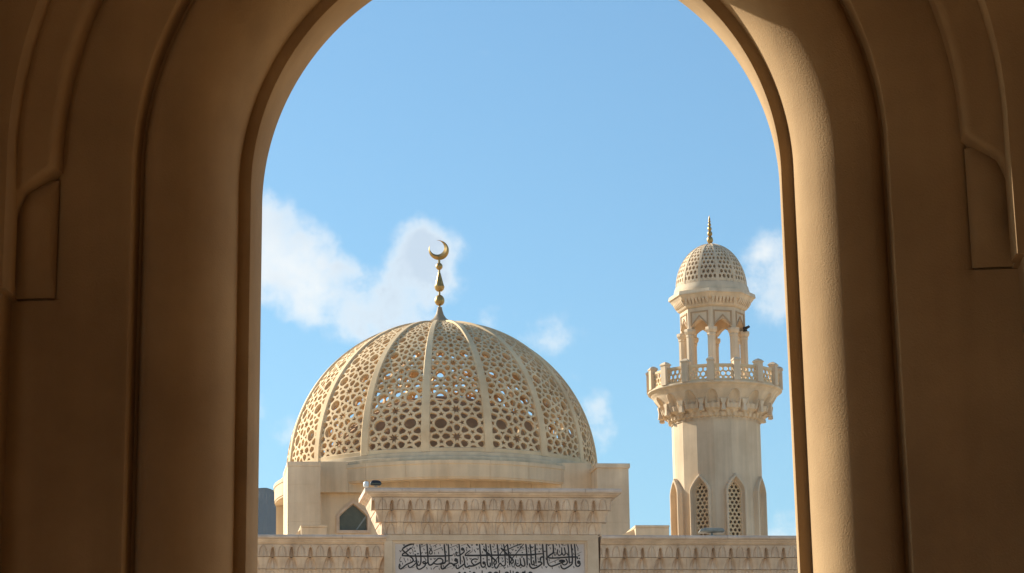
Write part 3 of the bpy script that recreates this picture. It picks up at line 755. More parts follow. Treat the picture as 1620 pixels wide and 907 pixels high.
# ------------------------------------------------------------------ the domed prayer hall
HD = 95.0
HL = Frame(at(725, 800, HD), R_(7.8))
def domed_hall():
    hl = thing('domed_prayer_hall', HL, 'cream prayer hall topped by a large pierced lattice dome with crescent finial', 'mosque')
    YC = 5.9
    DX = HL.X(698.3, 754, YC); DZ = HL.Z(698.3, 754, YC)
    RR = (HL.X(942, 735, YC)-HL.X(455, 735, YC))/2
    s = RR/243.5
    RD = RR*(698.5-437)/243.5; ztop = HL.Z(727, 727.5, YC-RD); zlow = HL.Z(727, 757, YC-RD)
    def W(x, y, z): return (x, y, z)
    # corner towers
    for (xa, xb, yt, cap) in ((455, 507, 730.5, 0), (945.5, 995.5, 733.5, 1)):
        X0, X1 = HL.X(xa, 790), HL.X(xb, 790); Z1 = HL.Z((xa+xb)/2, yt)
        zc_ = Z1-.16
        for hh in (.62, .62, .62, .62):
            mb = MB(); mb.box(X0, X1, 0, 2.6, zc_-hh+.0015, zc_); mb.build('tower_course', 'cream', hl, bevel=.003); zc_ -= hh
        mb = MB(); mb.box(X0, X1, 0, 2.6, 0, zc_); mb.build('corner_tower', 'cream', hl, bevel=.02)
        mb = MB(); e = .05 if cap else .015; mb.box(X0-e, X1+e, -e, 2.6+e, Z1-.157, Z1); mb.build('coping', 'cream', hl, bevel=.015)
    XL, XR = HL.X(507, 790), HL.X(945.5, 790)
    Yw = 1.25
    zf = HL.Z(540, 779, Yw)
    # flat fascia of dressed panels, wall under it
    zt = HL.Z(727, 731.5, Yw)
    n = 9; w = (XR-XL)/n
    for i in range(n):
        mb = MB(); mb.box(XL+i*w+.003, XL+(i+1)*w-.003, Yw, Yw+1, zf, zt); mb.build('fascia_panel', 'render', hl, bevel=.006)
    # wall with pointed window opening
    Yb = Yw+.28
    wx0, wx1 = HL.X(536.5, 830, Yb), HL.X(581.5, 830, Yb); wz0 = HL.Z(558, 839.5, Yb); wz2 = HL.Z(558, 796.5, Yb); wz1 = HL.Z(558, 817, Yb)
    cxw = (wx0+wx1)/2; hw = (wx1-wx0)/2
    og = ogive(hw, wz0, wz1, wz2, pw=.86)
    mb = MB()
    mb.box(XL, cxw-hw, Yb, Yb+.4, 0, zf-.003); mb.box(cxw+hw, XR, Yb, Yb+.4, 0, zf-.003); mb.box(cxw-hw, cxw+hw, Yb, Yb+.4, 0, wz0)
    up = [(cxw+x, z) for x, z in og[1:-1]]
    mb.loops([[(x, Yb, z) for x, z in up], [(x, Yb, zf-.003) for x, z in up]], closed=False)
    mb.build('front_wall', 'render', hl)
    wn = MB(); P = lambda k, y, dz: [(cxw+x*k, y, (z-wz0)*1.0+wz0 if dz == 0 else z) for x, z in ogive(hw*1, wz0, wz1, wz2, pw=.86)]
    def og_ring(d, y):
        return [(cxw+x, y, z) for x, z in ogive(hw-d, wz0+d, wz1, wz2-d*1.15, pw=.86)]
    wn.loops([og_ring(-.10, Yb+.01), og_ring(-.10, Yb-.05), og_ring(-.0, Yb-.05), og_ring(.02, Yb+.02), og_ring(.03, Yb+.16)], closed=True)
    wo = wn.build('window', 'rose', hl)
    pn = MB(); q_ = og_ring(.02, Yb+.14); K_ = len(q_); pn.add(q_+[(cxw, Yb+.14, (wz0+wz1)/2)], [(k, (k+1) % K_, K_) for k in range(K_)]); pn.build('pane', 'glass', wo)
    # pale strip modelled as the diagonal reflection in the glass
    mb = MB(); 
    a_, b_ = (HL.X(563, 838, Yb+.12), HL.Z(563, 838, Yb+.12)), (HL.X(579, 815, Yb+.12), HL.Z(579, 815, Yb+.12))
    mb.add([(a_[0], Yb+.13, a_[1]), (b_[0], Yb+.13, b_[1]), (b_[0]+.05, Yb+.13, b_[1]-.03), (a_[0]+.05, Yb+.13, a_[1]-.0)], [(0,1,2,3)])
    mb.build('reflection_strip', 'metal', wo)
    # drum: fascia ring, soffit, recessed wall behind, ledge rising to the lattice
    n = 20
    for k in range(26):
        a_ = 2*PI*k/26+.05
        mb = MB(); mb.lathe([(RD-.45, zlow), (RD-.03, zlow), (RD-.03, zlow+.05), (RD, zlow+.06), (RD, ztop-.14), (RD+.03, ztop-.12), (RD+.03, ztop), (RD-.25, ztop+.03)], n=6, a0=a_+.0008, a1=a_+2*PI/26-.0008, cx=DX, cy=YC)
        mb.build('drum_panel', 'render', hl, smooth=True)
    mb = MB(); mb.lathe([(RD-.42, 0), (RD-.42, zlow+.02)], n=72, a0=R_(-43), a1=R_(223), cx=DX, cy=YC); mb.build('drum_wall', 'render', hl, smooth=True)
    for k in range(12):
        an = PI+R_(-8)+k*R_(30)
        if math.sin(an) < -.35: continue
        mb = MB(); mb.box(-.12, .12, -.0, .35, 0, zlow-.004)
        o = mb.build('pilaster', 'render', hl); o.location = (DX+(RD-.05)*math.cos(an), YC+(RD-.05)*math.sin(an), 0); o.rotation_euler = (0, 0, an+PI/2)
    mb = MB(); zs = DZ+.0
    mb.lathe([(RD-.2, ztop-.02), (RR+.24, ztop+.05), (RR+.22, zs-.18), (RR+.10, zs-.15), (RR+.09, zs-.02), (RR+.03, zs), (RR-.30, zs), (RR-.32, ztop-.1)], n=128, cx=DX, cy=YC)
    mb.build('base_ring', 'render', hl, smooth=True)
    # dome
    dome = bpy.data.objects.new('dome', None); C.objects.link(dome); dome.parent = hl; dome.location = (DX, YC, DZ)
    NG = 16; GW = 2*PI/NG; vper = R_(10.3); LT = R_(81.5)
    off = -PI/2 + R_(-4.0-7.8)
    nv_ = 8
    rib_hw0 = RR*math.tan(R_(1.75))
    sites = star_sites(2, nv_+1, .5, 0.0)
    cells = power_cells([(x, y, w, k) for (x, y, w, k) in sites if -.35 < x < 2.35 and -.3 < y < nv_+.6], .6)
    th = .12
    def mp(u, v, d):
        a_ = (u/2-.5)*GW; th_ = v*vper+R_(.3); r = RR-d; c = math.cos(th_)
        return (r*c*math.cos(a_), r*c*math.sin(a_), r*math.sin(th_))
    lb = MB(); vmax = LT/vper
    lattice(cells, [(0, 0), (2, 0), (2, vmax), (0, vmax)],   .032, mp, lb, th)
    me = bpy.data.meshes.new('lattice_panel'); me.from_pydata(lb.v, [], lb.f); me.materials.append(M['lattice'])
    # rib
    rb = MB(); rings = []
    for j in range(41):
        t_ = R_(86)*j/40; c = math.cos(t_); q = math.sin(t_)
        hwid = (.145*(.28+.72*c))
        ring = []
        for (e, r) in ((-1, RR-.16), (-1, RR+.035), (-.8, RR+.06), (.8, RR+.06), (1, RR+.035), (1, RR-.16)):
            ring.append((r*c, e*hwid, r*q))
        rings.append(ring)
    rb.loops(rings, closed=True, cap0=True, cap1=True)
    rme = bpy.data.meshes.new('rib'); rme.from_pydata(rb.v, [], rb.f); rme.materials.append(M['lattice'])
    for k in range(NG):
        place('lattice_panel', me, dome, rz=off+GW*(k+.5))
        place('rib', rme, dome, rz=off+GW*k)
    # bottom band and crown of the lattice
    mb = MB(); mb.lathe([(RR-.14, 0), (RR+.03, 0), (RR+.03, .13), (RR-.0, .15), (RR-.14, .15)], n=128); mb.build('base_band', 'lattice', dome, smooth=True)
    c_ = R_(80.5)
    mb = MB(); pr = []
    for j in range(9): t_ = c_+(PI/2-c_)*j/8; pr.append(((RR+.05)*math.cos(t_)+.001, (RR+.05)*math.sin(t_)))
    mb.lathe([(pr[0][0], pr[0][1]-.12)]+pr, n=64); mb.build('crown', 'lattice', dome, smooth=True)
    # inner shell of the prayer room, seen through the piercings
    a__, b__ = RR*.76, RR*.50
    mb = MB(); mb.lathe([(a__*math.cos(PI/2*j/16)+.001, b__*math.sin(PI/2*j/16)+.05) for j in range(17)], n=64); mb.build('inner_shell', 'line', dome, smooth=True)
    mb = MB(); mb.lathe([(.001, .02), (RR-.1, .02)], n=64); mb.build('dome_floor', 'render', dome)
    # finial
    fin = bpy.data.objects.new('finial', None); C.objects.link(fin); fin.parent = hl; fin.location = (DX, YC, 0)
    zz = lambda y: HL.Z(697, y, YC)
    mb = MB(); za, zb_ = zz(509.5), zz(486.5); h = zb_-za
    mb.lathe([(s*19.5, za-.14), (s*19, za-.02), (s*17, za+.02), (s*10.5, za+.22*h), (s*6.5, za+.5*h), (s*4.4, za+.8*h), (s*3.6, zb_), (.001, zb_)], n=40); mb.build('skirt', 'leadcap', fin, smooth=True)
    def ball(y0, y1, r, nm='ball', pear=False, cone=False):
        mb = MB(); a_, b_ = zz(y1), zz(y0); pr = []
        for j in range(15):
            t = j/14
            if cone: # long cone on a bowl
                prf = [(.0, 0), (.55, .02), (.85, .10), (1.0, .22), (1.02, .255), (.96, .27), (.80, .42), (.60, .62), (.42, .8), (.25, .97), (.0, 1)]
                pr = [(max(.001, r*s*p[0]), a_+(b_-a_)*p[1]) for p in prf]; break
            rr = math.sin(PI*t)*(1+.10*math.cos(PI*t)*(1 if pear else 0)); pr.append((max(.001, r*s*rr), a_+(b_-a_)*(.5-.5*math.cos(PI*t))))
        mb.lathe(pr, n=28); mb.build(nm, 'brass', fin, smooth=True)
    mb = MB(); mb.lathe([(.001, zz(488)), (s*1.6, zz(488)), (s*1.5, zz(412)), (.001, zz(412))], n=12); mb.build('rod', 'brass', fin, smooth=True)
    ball(466.5, 484, 7.9, pear=True); ball(431, 461.5, 8.0, 'cone', cone=True); ball(416, 427.5, 5.5)
    # crescent: outer circle radius 16, inner circle set up and to the left
    cx_, cz_ = HL.px(694.2, 396, YC); cx_ -= DX
    Ro = s*16.3; Ri = s*11.7; ox, oz = s*-3.0, s*4.4
    # crescent facing the viewer, tips open at the top left
    def circ_int():
        d = math.hypot(ox, oz); a_ = (Ro*Ro-Ri*Ri+d*d)/(2*d); return math.acos(max(-1, min(1, a_/Ro))), math.atan2(oz, ox), d, a_
    ph, ang, d, a_ = circ_int(); hgt = math.sqrt(Ro*Ro-a_*a_); ph_i = math.atan2(hgt, a_-d)
    rings = []
    n = 40
    for i in range(n+1):
        t = i/n; ao = ang+ph+(2*PI-2*ph)*t; ai = ang+ph_i+(2*PI-2*ph_i)*t
        po = (Ro*math.cos(ao), Ro*math.sin(ao)); pi_ = (ox+Ri*math.cos(ai), oz+Ri*math.sin(ai))
        mx, mz = (po[0]+pi_[0])/2, (po[1]+pi_[1])/2; tk = .02+.10*math.sin(PI*t)
        rings.append([(cx_+po[0], 0, cz_+po[1]), (cx_+mx, -tk, cz_+mz), (cx_+pi_[0], 0, cz_+pi_[1]), (cx_+mx, tk, cz_+mz)])
    mb = MB(); mb.loops(rings, closed=True); mb.build('crescent', 'brass', fin, smooth=True)
    mb = MB(); mb.box(-s*1.6, s*1.6, -.04, .04, zz(417), zz(410)); mb.build('crescent_neck', 'brass', fin)
domed_hall()

# ------------------------------------------------------------------ minaret
MN = Frame(at(1136.5, 800, 104.0), 0.0)
def minaret():
    mn = thing('minaret', MN, 'round cream minaret with railed balcony, open octagonal lantern and small pierced dome', 'minaret')
    ax = lambda y: 1120.8+(y-342)*.0332
    Z = lambda y: MN.Z(ax(y), y)
    s = (MN.X(1203.5, 690)-MN.X(1064, 690))/139.5
    RS = 69.6*s
    DEL = R_(-7.0); F0 = -PI/2                 # towards the viewer
    # window geometry
    wang = [F0+R_(-4.0+22.5+45*k) for k in range(8)]
    Zf = lambda y: MN.Z(ax(y), y, -RS-.12)
    z_ap = Zf(748.5); z_sp = Zf(774); zbase = Z(905)
    wo_h = 17.3*s; wi_h = 10.8*s
    zi_ap = Zf(760.5); zi_sp = Zf(776)
    nphi, z0_, z1_ = 160, 0.0, Z(668)
    zz = [0.0]+[zbase-.5+(z1_-zbase+.5)*j/70 for j in range(71)]
    def inside(phi, z, w, zb, zs, za):
        for a_ in wang:
            d = (phi-a_+PI) % (2*PI)-PI; x = abs(d)*RS
            if x < w:
                if zb < z < zs: return True
                if z >= zs and z < za-(za-zs)*(x/w)**1.4: return True
        return False
    mb = MB(); vs = []; fs = []
    for j, z in enumerate(zz):
        for i in range(nphi): a_ = 2*PI*i/nphi+F0+DEL; rr = RS*math.cos(PI/16)*1.006/math.cos((i*16/nphi % 1-.5)*PI/8); vs.append((rr*math.cos(a_), rr*math.sin(a_), z))
    for j in range(len(zz)-1):
        for i in range(nphi):
            zc = (zz[j]+zz[j+1])/2; pc = 2*PI*(i+.5)/nphi+F0+DEL
            if inside(pc, zc, wo_h-.09, zbase, z_sp, z_ap-.12): continue
            k = (i+1) % nphi; fs.append((j*nphi+i, j*nphi+k, (j+1)*nphi+k, (j+1)*nphi+i))
    mb.add(vs, fs); mb.build('shaft', 'cream', mn)
    # windows
    dpr = .165
    def oring(w, zb, zs, za, y, pw=.66): return [(x, y, z) for x, z in ogive(w, zb, zs, za, pw=pw, n=8)]
    wm = MB()
    yb = -RS*math.cos(wo_h/RS)+.05; yf = -RS-dpr+.03
    wm.loops([oring(wo_h, zbase, z_sp, z_ap, yb), oring(wo_h, zbase, z_sp, z_ap, yf+.02), oring(wo_h-.03, zbase+.03, z_sp, z_ap-.04, yf),
              oring(wo_h-.08, zbase+.1, z_sp, z_ap-.11, yf), oring(wi_h+.03, zbase+.16, zi_sp, zi_ap+.04, yf+.19), oring(wi_h, zbase+.2, zi_sp, zi_ap, yf+.20), oring(wi_h, zbase+.2, zi_sp, zi_ap, yf+.38)], closed=True)
    wme = bpy.data.meshes.new('window'); wme.from_pydata(wm.v, [], wm.f); wme.materials.append(M['cream'])
    lm = MB(); H = zi_ap-zbase-.2; d_ = wi_h*2/3.05
    sites = [(x-wi_h, y+zbase+.2, w, k) for (x, y, w, k) in hex_sites(2*wi_h, H, d_, d_*.52, 0)]
    cells = power_cells(sites, d_*1.2)
    reg = ogive(wi_h, zbase+.2, zi_sp, zi_ap, pw=.66, n=8)[::-1]
    def area_sign(p): return area_c(p)[0]
    if area_sign(reg) < 0: reg = reg[::-1]
    lattice(cells, reg, d_*.155, lambda u, v, d: (u, yf+.24+d, v), lm, .07)
    lme = bpy.data.meshes.new('screen'); lme.from_pydata(lm.v, [], lm.f); lme.materials.append(M['lattice'])
    for a_ in wang:
        w = place('window', wme, mn, rz=a_-F0); place('screen', lme, w)
    # added core that blocks light, so the windows look into darkness
    mb = MB(); mb.lathe([(1.12, 0), (1.12, Z(660))], n=32); mb.build('blocking_core', 'cream', mn, smooth=True)
    # balcony: carved corbels in 16 sectors
    prof = [(70.5, 674), (70.8, 671), (75, 669.5), (76.5, 664), (78.5, 661), (84, 659), (86, 652), (87.5, 645), (90.5, 641), (94, 636), (97, 631), (100.5, 627.5), (102, 625.5)]
    def pr(z):
        for k in range(len(prof)-1):
            a0, b0 = Z(prof[k][1]), Z(prof[k+1][1])
            if a0 <= z <= b0: t = (z-a0)/(b0-a0); return s*(prof[k][0]*(1-t)+prof[k+1][0]*t)
        return s*prof[-1][0]
    nb, nu_ = 16, 30; zb0, zb1 = Z(674), Z(625.5); nz_ = 64
    vs = []
    def smooth01(x): x = max(0, min(1, x)); return x*x*(3-2*x)
    for j in range(nz_+1):
        z = zb0+(zb1-zb0)*j/nz_; y = 674-(674-625.5)*j/nz_
        for i in range(nu_+1):
            u = i/nu_-.5; a_ = u*2*PI/nb; r = pr(z)
            # tall rounded niche on the sector axis, pendants between
            v = (652-y)/20.0
            if 0 <= v <= 1:
                w = .27*math.sqrt(max(0, 1-v**2.4))
                if abs(u) < w: r -= .15*smooth01((w-abs(u))/.07)*(1-.35*v)
                elif abs(u) < w+.05: r += .02
            v2 = (664-y)/19.0; q = .5-abs(u)
            if 0 <= v2 <= 1:
                w = .17*math.sqrt(max(0, 1-v2**2))
                if q < w: r -= .13*smooth01((w-q)/.06)
                elif abs(u) < .13 and v2 < .8: r += .07*(1-(u/.13)**2)
            if 645 < y < 660 and .22 < abs(u) < .36: r += .05
            v3 = (673-y)/10.0
            if 0 <= v3 <= 1:
                uu = (u*3+.5) % 1-.5; w = .36*math.sqrt(max(0, 1-v3**2))
                if abs(uu) < w: r -= .06*smooth01((w-abs(uu))/.1)
            vs.append((r*math.sin(a_), -r*math.cos(a_), z))
    W = nu_+1; fs = [(j*W+i, j*W+i+1, (j+1)*W+i+1, (j+1)*W+i) for j in range(nz_) for i in range(nu_)]
    cme = bpy.data.meshes.new('carved_corbel'); cme.from_pydata(vs, [], fs); cme.materials.append(M['cream'])
    for p in cme.polygons: p.use_smooth = True
    cme.set_sharp_from_angle(angle=R_(35))
    pend = MB()
    pend.stack([(Z(664.5), -.05, .05, -.05, .05), (Z(663.5), -.085, .085, -.085, .085), (Z(659), -.07, .07, -.07, .07), (Z(654), -.055, .055, -.06, .06), (Z(649), -.10, .10, -.08, .14), (Z(645.5), -.12, .12, -.09, .16)])
    pme = bpy.data.meshes.new('pendant'); pme.from_pydata(pend.v, [], pend.f); pme.materials.append(M['cream'])
    for k in range(nb):
        a_ = DEL+2*PI*k/nb
        place('carved_corbel', cme, mn, rz=a_)
        b_ = a_+PI/nb; r = s*88
        place('pendant', pme, mn, (r*math.sin(b_), -r*math.cos(b_), 0), rz=b_)
    # slab rim, floor
    zr0, zr1 = Z(626), Z(620.5)
    mb = MB(); mb.lathe([(.001, zr0), (s*101, zr0), (s*103.5, zr0+.02), (s*106.5, zr0+.07), (s*106.5, zr1-.015), (s*105.8, zr1), (.001, zr1)], n=96); mb.build('balcony_slab', 'cream', mn, smooth=True)
    # posts and pierced railing panels
    RP = s*102.5; hpz = Z(585.5)-zr1
    pm = MB(); w = .125
    pm.stack([(zr1, -w, w, -w, w), (zr1+hpz*.86, -w, w, -w, w), (zr1+hpz*.88, -w*1.22, w*1.22, -w*1.22, w*1.22), (zr1+hpz*.93, -w*1.22, w*1.22, -w*1.22, w*1.22), (zr1+hpz*.95, -w*1.05, w*1.05, -w*1.05, w*1.05), (zr1+hpz*1.0, -w*.75, w*.75, -w*.75, w*.75), (zr1+hpz*1.045, -w*.2, w*.2, -w*.2, w*.2)])
    pme2 = bpy.data.meshes.new('post'); pme2.from_pydata(pm.v, [], pm.f); pme2.materials.append(M['cream'])
    half = RP*math.sin(PI/nb)-w; hp = Z(594.5)-zr1; ry = -RP*math.cos(PI/nb)
    rm = MB(); rm.box(-half, half, ry-.05, ry+.05, zr1+hp-.09, zr1+hp); rm.box(-half, half, ry-.05, ry+.05, zr1, zr1+.06)
    d_ = .2; cells = power_cells([(x-half, y+zr1+.06, w_, k) for (x, y, w_, k) in hex_sites(2*half, hp, d_, 0.02, .03)], d_*1.2)
    lattice(cells, [(-half, zr1+.06), (half, zr1+.06), (half, zr1+hp-.09), (-half, zr1+hp-.09)], .024, lambda u, v, d: (u, ry-.03+d, v), rm, .06)
    rme = bpy.data.meshes.new('railing_panel'); rme.from_pydata(rm.v, [], rm.f); rme.materials.append(M['lattice'])
    for k in range(nb):
        a_ = DEL+2*PI*k/nb
        place('post', pme2, mn, (RP*math.sin(a_), -RP*math.cos(a_), 0), rz=a_)
        place('railing_panel', rme, mn, rz=a_+PI/nb)
    # lantern: eight columns, eight arched panels
    RC = s*47.5; zc0 = zr1; zcap0, zcap1 = Z(535), Z(527.5); zw1 = Z(495)
    col = MB(); cw = s*6.2
    def octo(r, z, rot=PI/8): return [(r*math.cos(rot+PI/4*k), r*math.sin(rot+PI/4*k), z) for k in range(8)]
    col.loops([octo(cw*1.25, zc0), octo(cw*1.25, zc0+.2), octo(cw*1.05, zc0+.24), octo(cw*1.05, zcap0-.12), octo(cw*1.2, zcap0-.10), octo(cw*1.2, zcap0-.04), octo(cw*1.05, zcap0-.03), octo(cw*1.25, zcap0), octo(cw*1.55, zcap0+.07), octo(cw*1.6, zcap0+.10), octo(cw*1.6, zcap1)], cap0=True, cap1=True)
    cme2 = bpy.data.meshes.new('column'); cme2.from_pydata(col.v, [], col.f); cme2.materials.append(M['cream'])
    RO = s*51.0; fh = RO*math.tan(PI/8); fy = -RO     # face plane at distance RO (apothem)
    RO = s*48.0; fh = RO*math.tan(PI/8); fy = -RO
    ah = fh-s*5.0; tk = s*10
    zs_, za_ = zcap1, Z(513)
    ar = ogive(ah, zcap1, zcap1+.05, za_, pw=.62, n=9)[1:-1]
    pn = MB()
    for y in (fy, fy+tk):
        pn.loops([[(x, y, z) for x, z in ar], [(x, y, zw1) for x, z in ar]], closed=False)
        pn.add([(-fh, y, zcap1), (-ah, y, zcap1), (-ah, y, zw1), (-fh, y, zw1)], [(0,1,2,3)]); pn.add([(ah, y, zcap1), (fh, y, zcap1), (fh, y, zw1), (ah, y, zw1)], [(0,1,2,3)])
    pn.loops([[(-ah, fy, zcap1)]+[(x, fy, z) for x, z in ar]+[(ah, fy, zcap1)], [(-ah, fy+tk, zcap1)]+[(x, fy+tk, z) for x, z in ar]+[(ah, fy+tk, zcap1)]], closed=False)
    pn.add([(-fh, fy, zcap1), (-ah, fy, zcap1), (-ah, fy+tk, zcap1), (-fh, fy+tk, zcap1)], [(0,1,2,3)]); pn.add([(ah, fy, zcap1), (fh, fy, zcap1), (fh, fy+tk, zcap1), (ah, fy+tk, zcap1)], [(0,1,2,3)])
    pme3 = bpy.data.meshes.new('arched_panel'); pme3.from_pydata(pn.v, [], pn.f); pme3.materials.append(M['cream'])
    # raised frame and chevron (sub-parts)
    fm = MB(); fw = fh-s*4.6; zf0, zf1 = zcap1+.10, zw1-.13; t_ = .05
    fm.box(-fw, -fw+t_, fy-.03, fy, zf0, zf1-t_); fm.box(fw-t_, fw, fy-.03, fy, zf0, zf1-t_); fm.box(-fw, fw, fy-.03, fy, zf1-t_, zf1)
    fme = bpy.data.meshes.new('frame_moulding'); fme.from_pydata(fm.v, [], fm.f); fme.materials.append(M['line'])
    ch = MB(); zA = za_+.16; zB = za_-.12
    for sg in (-1, 1):
        a0 = (sg*(fw-t_), zB-.05); a1 = (0, zA); tt = .05
        ch.add([(a0[0], fy-.03, a0[1]), (a1[0], fy-.03, a1[1]), (a1[0], fy-.03, a1[1]-tt*1.3), (a0[0], fy-.03, a0[1]-tt*1.3), (a0[0], fy, a0[1]), (a1[0], fy, a1[1]), (a1[0], fy, a1[1]-tt*1.3), (a0[0], fy, a0[1]-tt*1.3)],
               [(0,1,2,3), (0,1,5,4), (3,2,6,7)])
        # recessed field above the chevron is one tone with the wall: only its lines stand proud
    chme = bpy.data.meshes.new('chevron_moulding'); chme.from_pydata(ch.v, [], ch.f); chme.materials.append(M['line'])
    for k in range(8):
        a_ = DEL+PI/4*k; rr = s*48.6
        place('column', cme2, mn, (rr*math.sin(a_), -rr*math.cos(a_), 0), rz=a_)
        b_ = a_+PI/8; p = place('arched_panel', pme3, mn, rz=b_); place('frame_moulding', fme, p); place('chevron_moulding', chme, p)
    # entablature: octagonal flare with dentils
    def oc(rap, z): rc = rap/math.cos(PI/8); return [(rc*math.sin(DEL+PI/4*k), -rc*math.cos(DEL+PI/4*k), z) for k in range(8)]
    ent = MB(); ap = s*48.0
    zE = [zw1, Z(493), Z(491), Z(484), Z(481), Z(476), Z(473.5), Z(469)]
    ent.loops([oc(ap-.02, zw1), oc(ap+s*3, zE[1]), oc(ap+s*4.5, zE[2]), oc(ap+s*6, zE[3]), oc(ap+s*11, zE[4]), oc(ap+s*14.5, zE[5]), oc(ap+s*16.5, zE[5]+.02), oc(ap+s*16.5, zE[6]), oc(ap+s*15.5, zE[7]), oc(s*50, zE[7]+.05)], cap0=False, cap1=True)
    ent.build('cornice', 'cream', mn)
    soff = MB(); soff.add(oc(ap-.03, zw1+.01), [tuple(range(8))]); soff.build('lantern_ceiling', 'cream', mn)
    dn = MB(); nd = 7; wD = s*2.1
    for i in range(nd):
        L = 2*(ap+s*7)*math.tan(PI/8)*.92; x = -L/2+L*(i+.5)/nd
        rg = []
        for (yy, z, hw_) in ((-(ap+s*11.3), Z(480.4), wD), (-(ap+s*10.5), Z(483.5), wD), (-(ap+s*8.5), Z(487), wD*.8), (-(ap+s*6.0), Z(490), wD*.45)):
            rg.append([(x-hw_, yy, z), (x+hw_, yy, z), (x+hw_, -(ap+s*3), z), (x-hw_, -(ap+s*3), z)])
        dn.loops(rg, closed=True, cap1=True)
    dme = bpy.data.meshes.new('dentils'); dme.from_pydata(dn.v, [], dn.f); dme.materials.append(M['cream'])
    for k in range(8): tag(place('dentils', dme, mn, rz=DEL+PI/4*k+PI/8), kind='stuff')
    # small dome
    zd0 = Z(456.5); RDm = s*57
    mb = MB(); mb.lathe([(s*56, Z(469)), (s*60.5, Z(468.2)), (s*60.5, Z(463.5)), (s*59.5, Z(462)), (s*58.8, Z(458)), (s*57.8, zd0), (s*52, zd0)], n=72); mb.build('dome_ring', 'cream', mn, smooth=True)
    dome = bpy.data.objects.new('small_dome', None); C.objects.link(dome); dome.parent = mn; dome.location = (0, 0, zd0)
    HDm = Z(386.5)-zd0
    def prof_d(t):          # t 0..1 along the meridian -> r,z
        a_ = t*PI/2; r = math.cos(a_)**.94; z = math.sin(a_)
        return RDm*r*(1-.05*t), HDm*(z*.90+.10*t)
    NG = 12; d0 = .365
    Hm = HDm*1.32
    cells = power_cells([(x, y, w_, k) for (x, y, w_, k) in hex_sites(4.0, 13, 1.0, 0.0, 0)], 1.2)
    def mp2(u, v, d):
        t = v/11.0*.97; r, z = prof_d(t); a_ = (u/4.0-.5)*2*PI/NG; r = max(.001, r-d*math.cos(t*PI/2)); z = z-d*math.sin(t*PI/2)
        return (r*math.sin(a_), -r*math.cos(a_), z)
    lb = MB(); lattice(cells, [(.14, 0.05), (3.86, 0.05), (3.86, 10.7), (.14, 10.7)], .165, mp2, lb, .07)
    me = bpy.data.meshes.new('lattice_panel'); me.from_pydata(lb.v, [], lb.f); me.materials.append(M['cream'])
    rb = MB(); rings = []
    for j in range(25):
        t = j/24*.97; r, z = prof_d(t); hw_ = .055*max(.3, r/RDm); c, q = math.cos(t*PI/2), math.sin(t*PI/2)
        rings.append([(-hw_, -(r-.08*c), z-.08*q), (-hw_, -(r+.015*c), z+.015*q), (hw_, -(r+.015*c), z+.015*q), (hw_, -(r-.08*c), z-.08*q)])
    rb.loops(rings, closed=True)
    rbm = bpy.data.meshes.new('rib'); rbm.from_pydata(rb.v, [], rb.f); rbm.materials.append(M['cream'])
    for k in range(NG):
        place('lattice_panel', me, dome, rz=R_(6)+2*PI/NG*(k+.5)); place('rib', rbm, dome, rz=R_(6)+2*PI/NG*k)
    mb = MB(); mb.lathe([(max(.001, prof_d(t/16)[0]-.20), prof_d(t/16)[1]-.18) for t in range(17)], n=40); mb.build('inner_shell', 'cream', dome, smooth=True)
    # stacked-ball finial
    fin = bpy.data.objects.new('finial', None); C.objects.link(fin); fin.parent = mn; fin.location = (0, 0, 0)
    mb = MB(); mb.lathe([(s*6.5, Z(389.5)), (s*5.5, Z(387.5)), (s*2.5, Z(386)), (s*2.2, Z(384.5)), (.001, Z(384.5))], n=24); mb.build('skirt', 'brass', fin, smooth=True)
    for (y0, y1, r) in ((374, 386, 5.0), (365.5, 374.5, 4.1), (358.5, 366, 3.2), (353, 359, 2.5), (348.5, 353.4, 1.9)):
        a_, b_ = Z(y1), Z(y0); mb = MB(); mb.lathe([(max(.001, r*s*math.sin(PI*j/10)**.9), a_+(b_-a_)*(.5-.5*math.cos(PI*j/10))) for j in range(11)], n=20); mb.build('ball', 'brass', fin, smooth=True)
    mb = MB(); mb.lathe([(.001, Z(349.5)), (s*1.7, Z(347.5)), (s*1.1, Z(345)), (.001, Z(341))], n=16); mb.build('tip', 'brass', fin, smooth=True)
    mb = MB(); mb.lathe([(s*.9, Z(388)), (s*.8, Z(347))], n=8); mb.build('rod', 'brass', fin)
    return s, DEL, Z
ms, mdel, mZ = minaret()

# black loudspeaker clipped to the lantern
def speaker():
    xr, zr = MN.px(1180.5, 519.2, -.45)
    fr = Frame(MN.loc+Vector((xr, -.45, zr)), R_(35))
    t = thing('loudspeaker', fr, 'small black horn loudspeaker fixed to the right side of the minaret lantern', 'loudspeaker')
    mb = MB(); mb.lathe([(.001, .16), (.05, .16), (.055, .02), (.065, -.03), (.09, -.09), (.085, -.09), (.04, -.02), (.001, -.02)], n=20); o = mb.build('horn', 'black', t, smooth=True); o.rotation_euler = (R_(80), 0, 0)
    mb = MB(); mb.box(-.035, .035, -.02, .16, -.12, -.06); mb.build('bracket', 'black', t)
speaker()

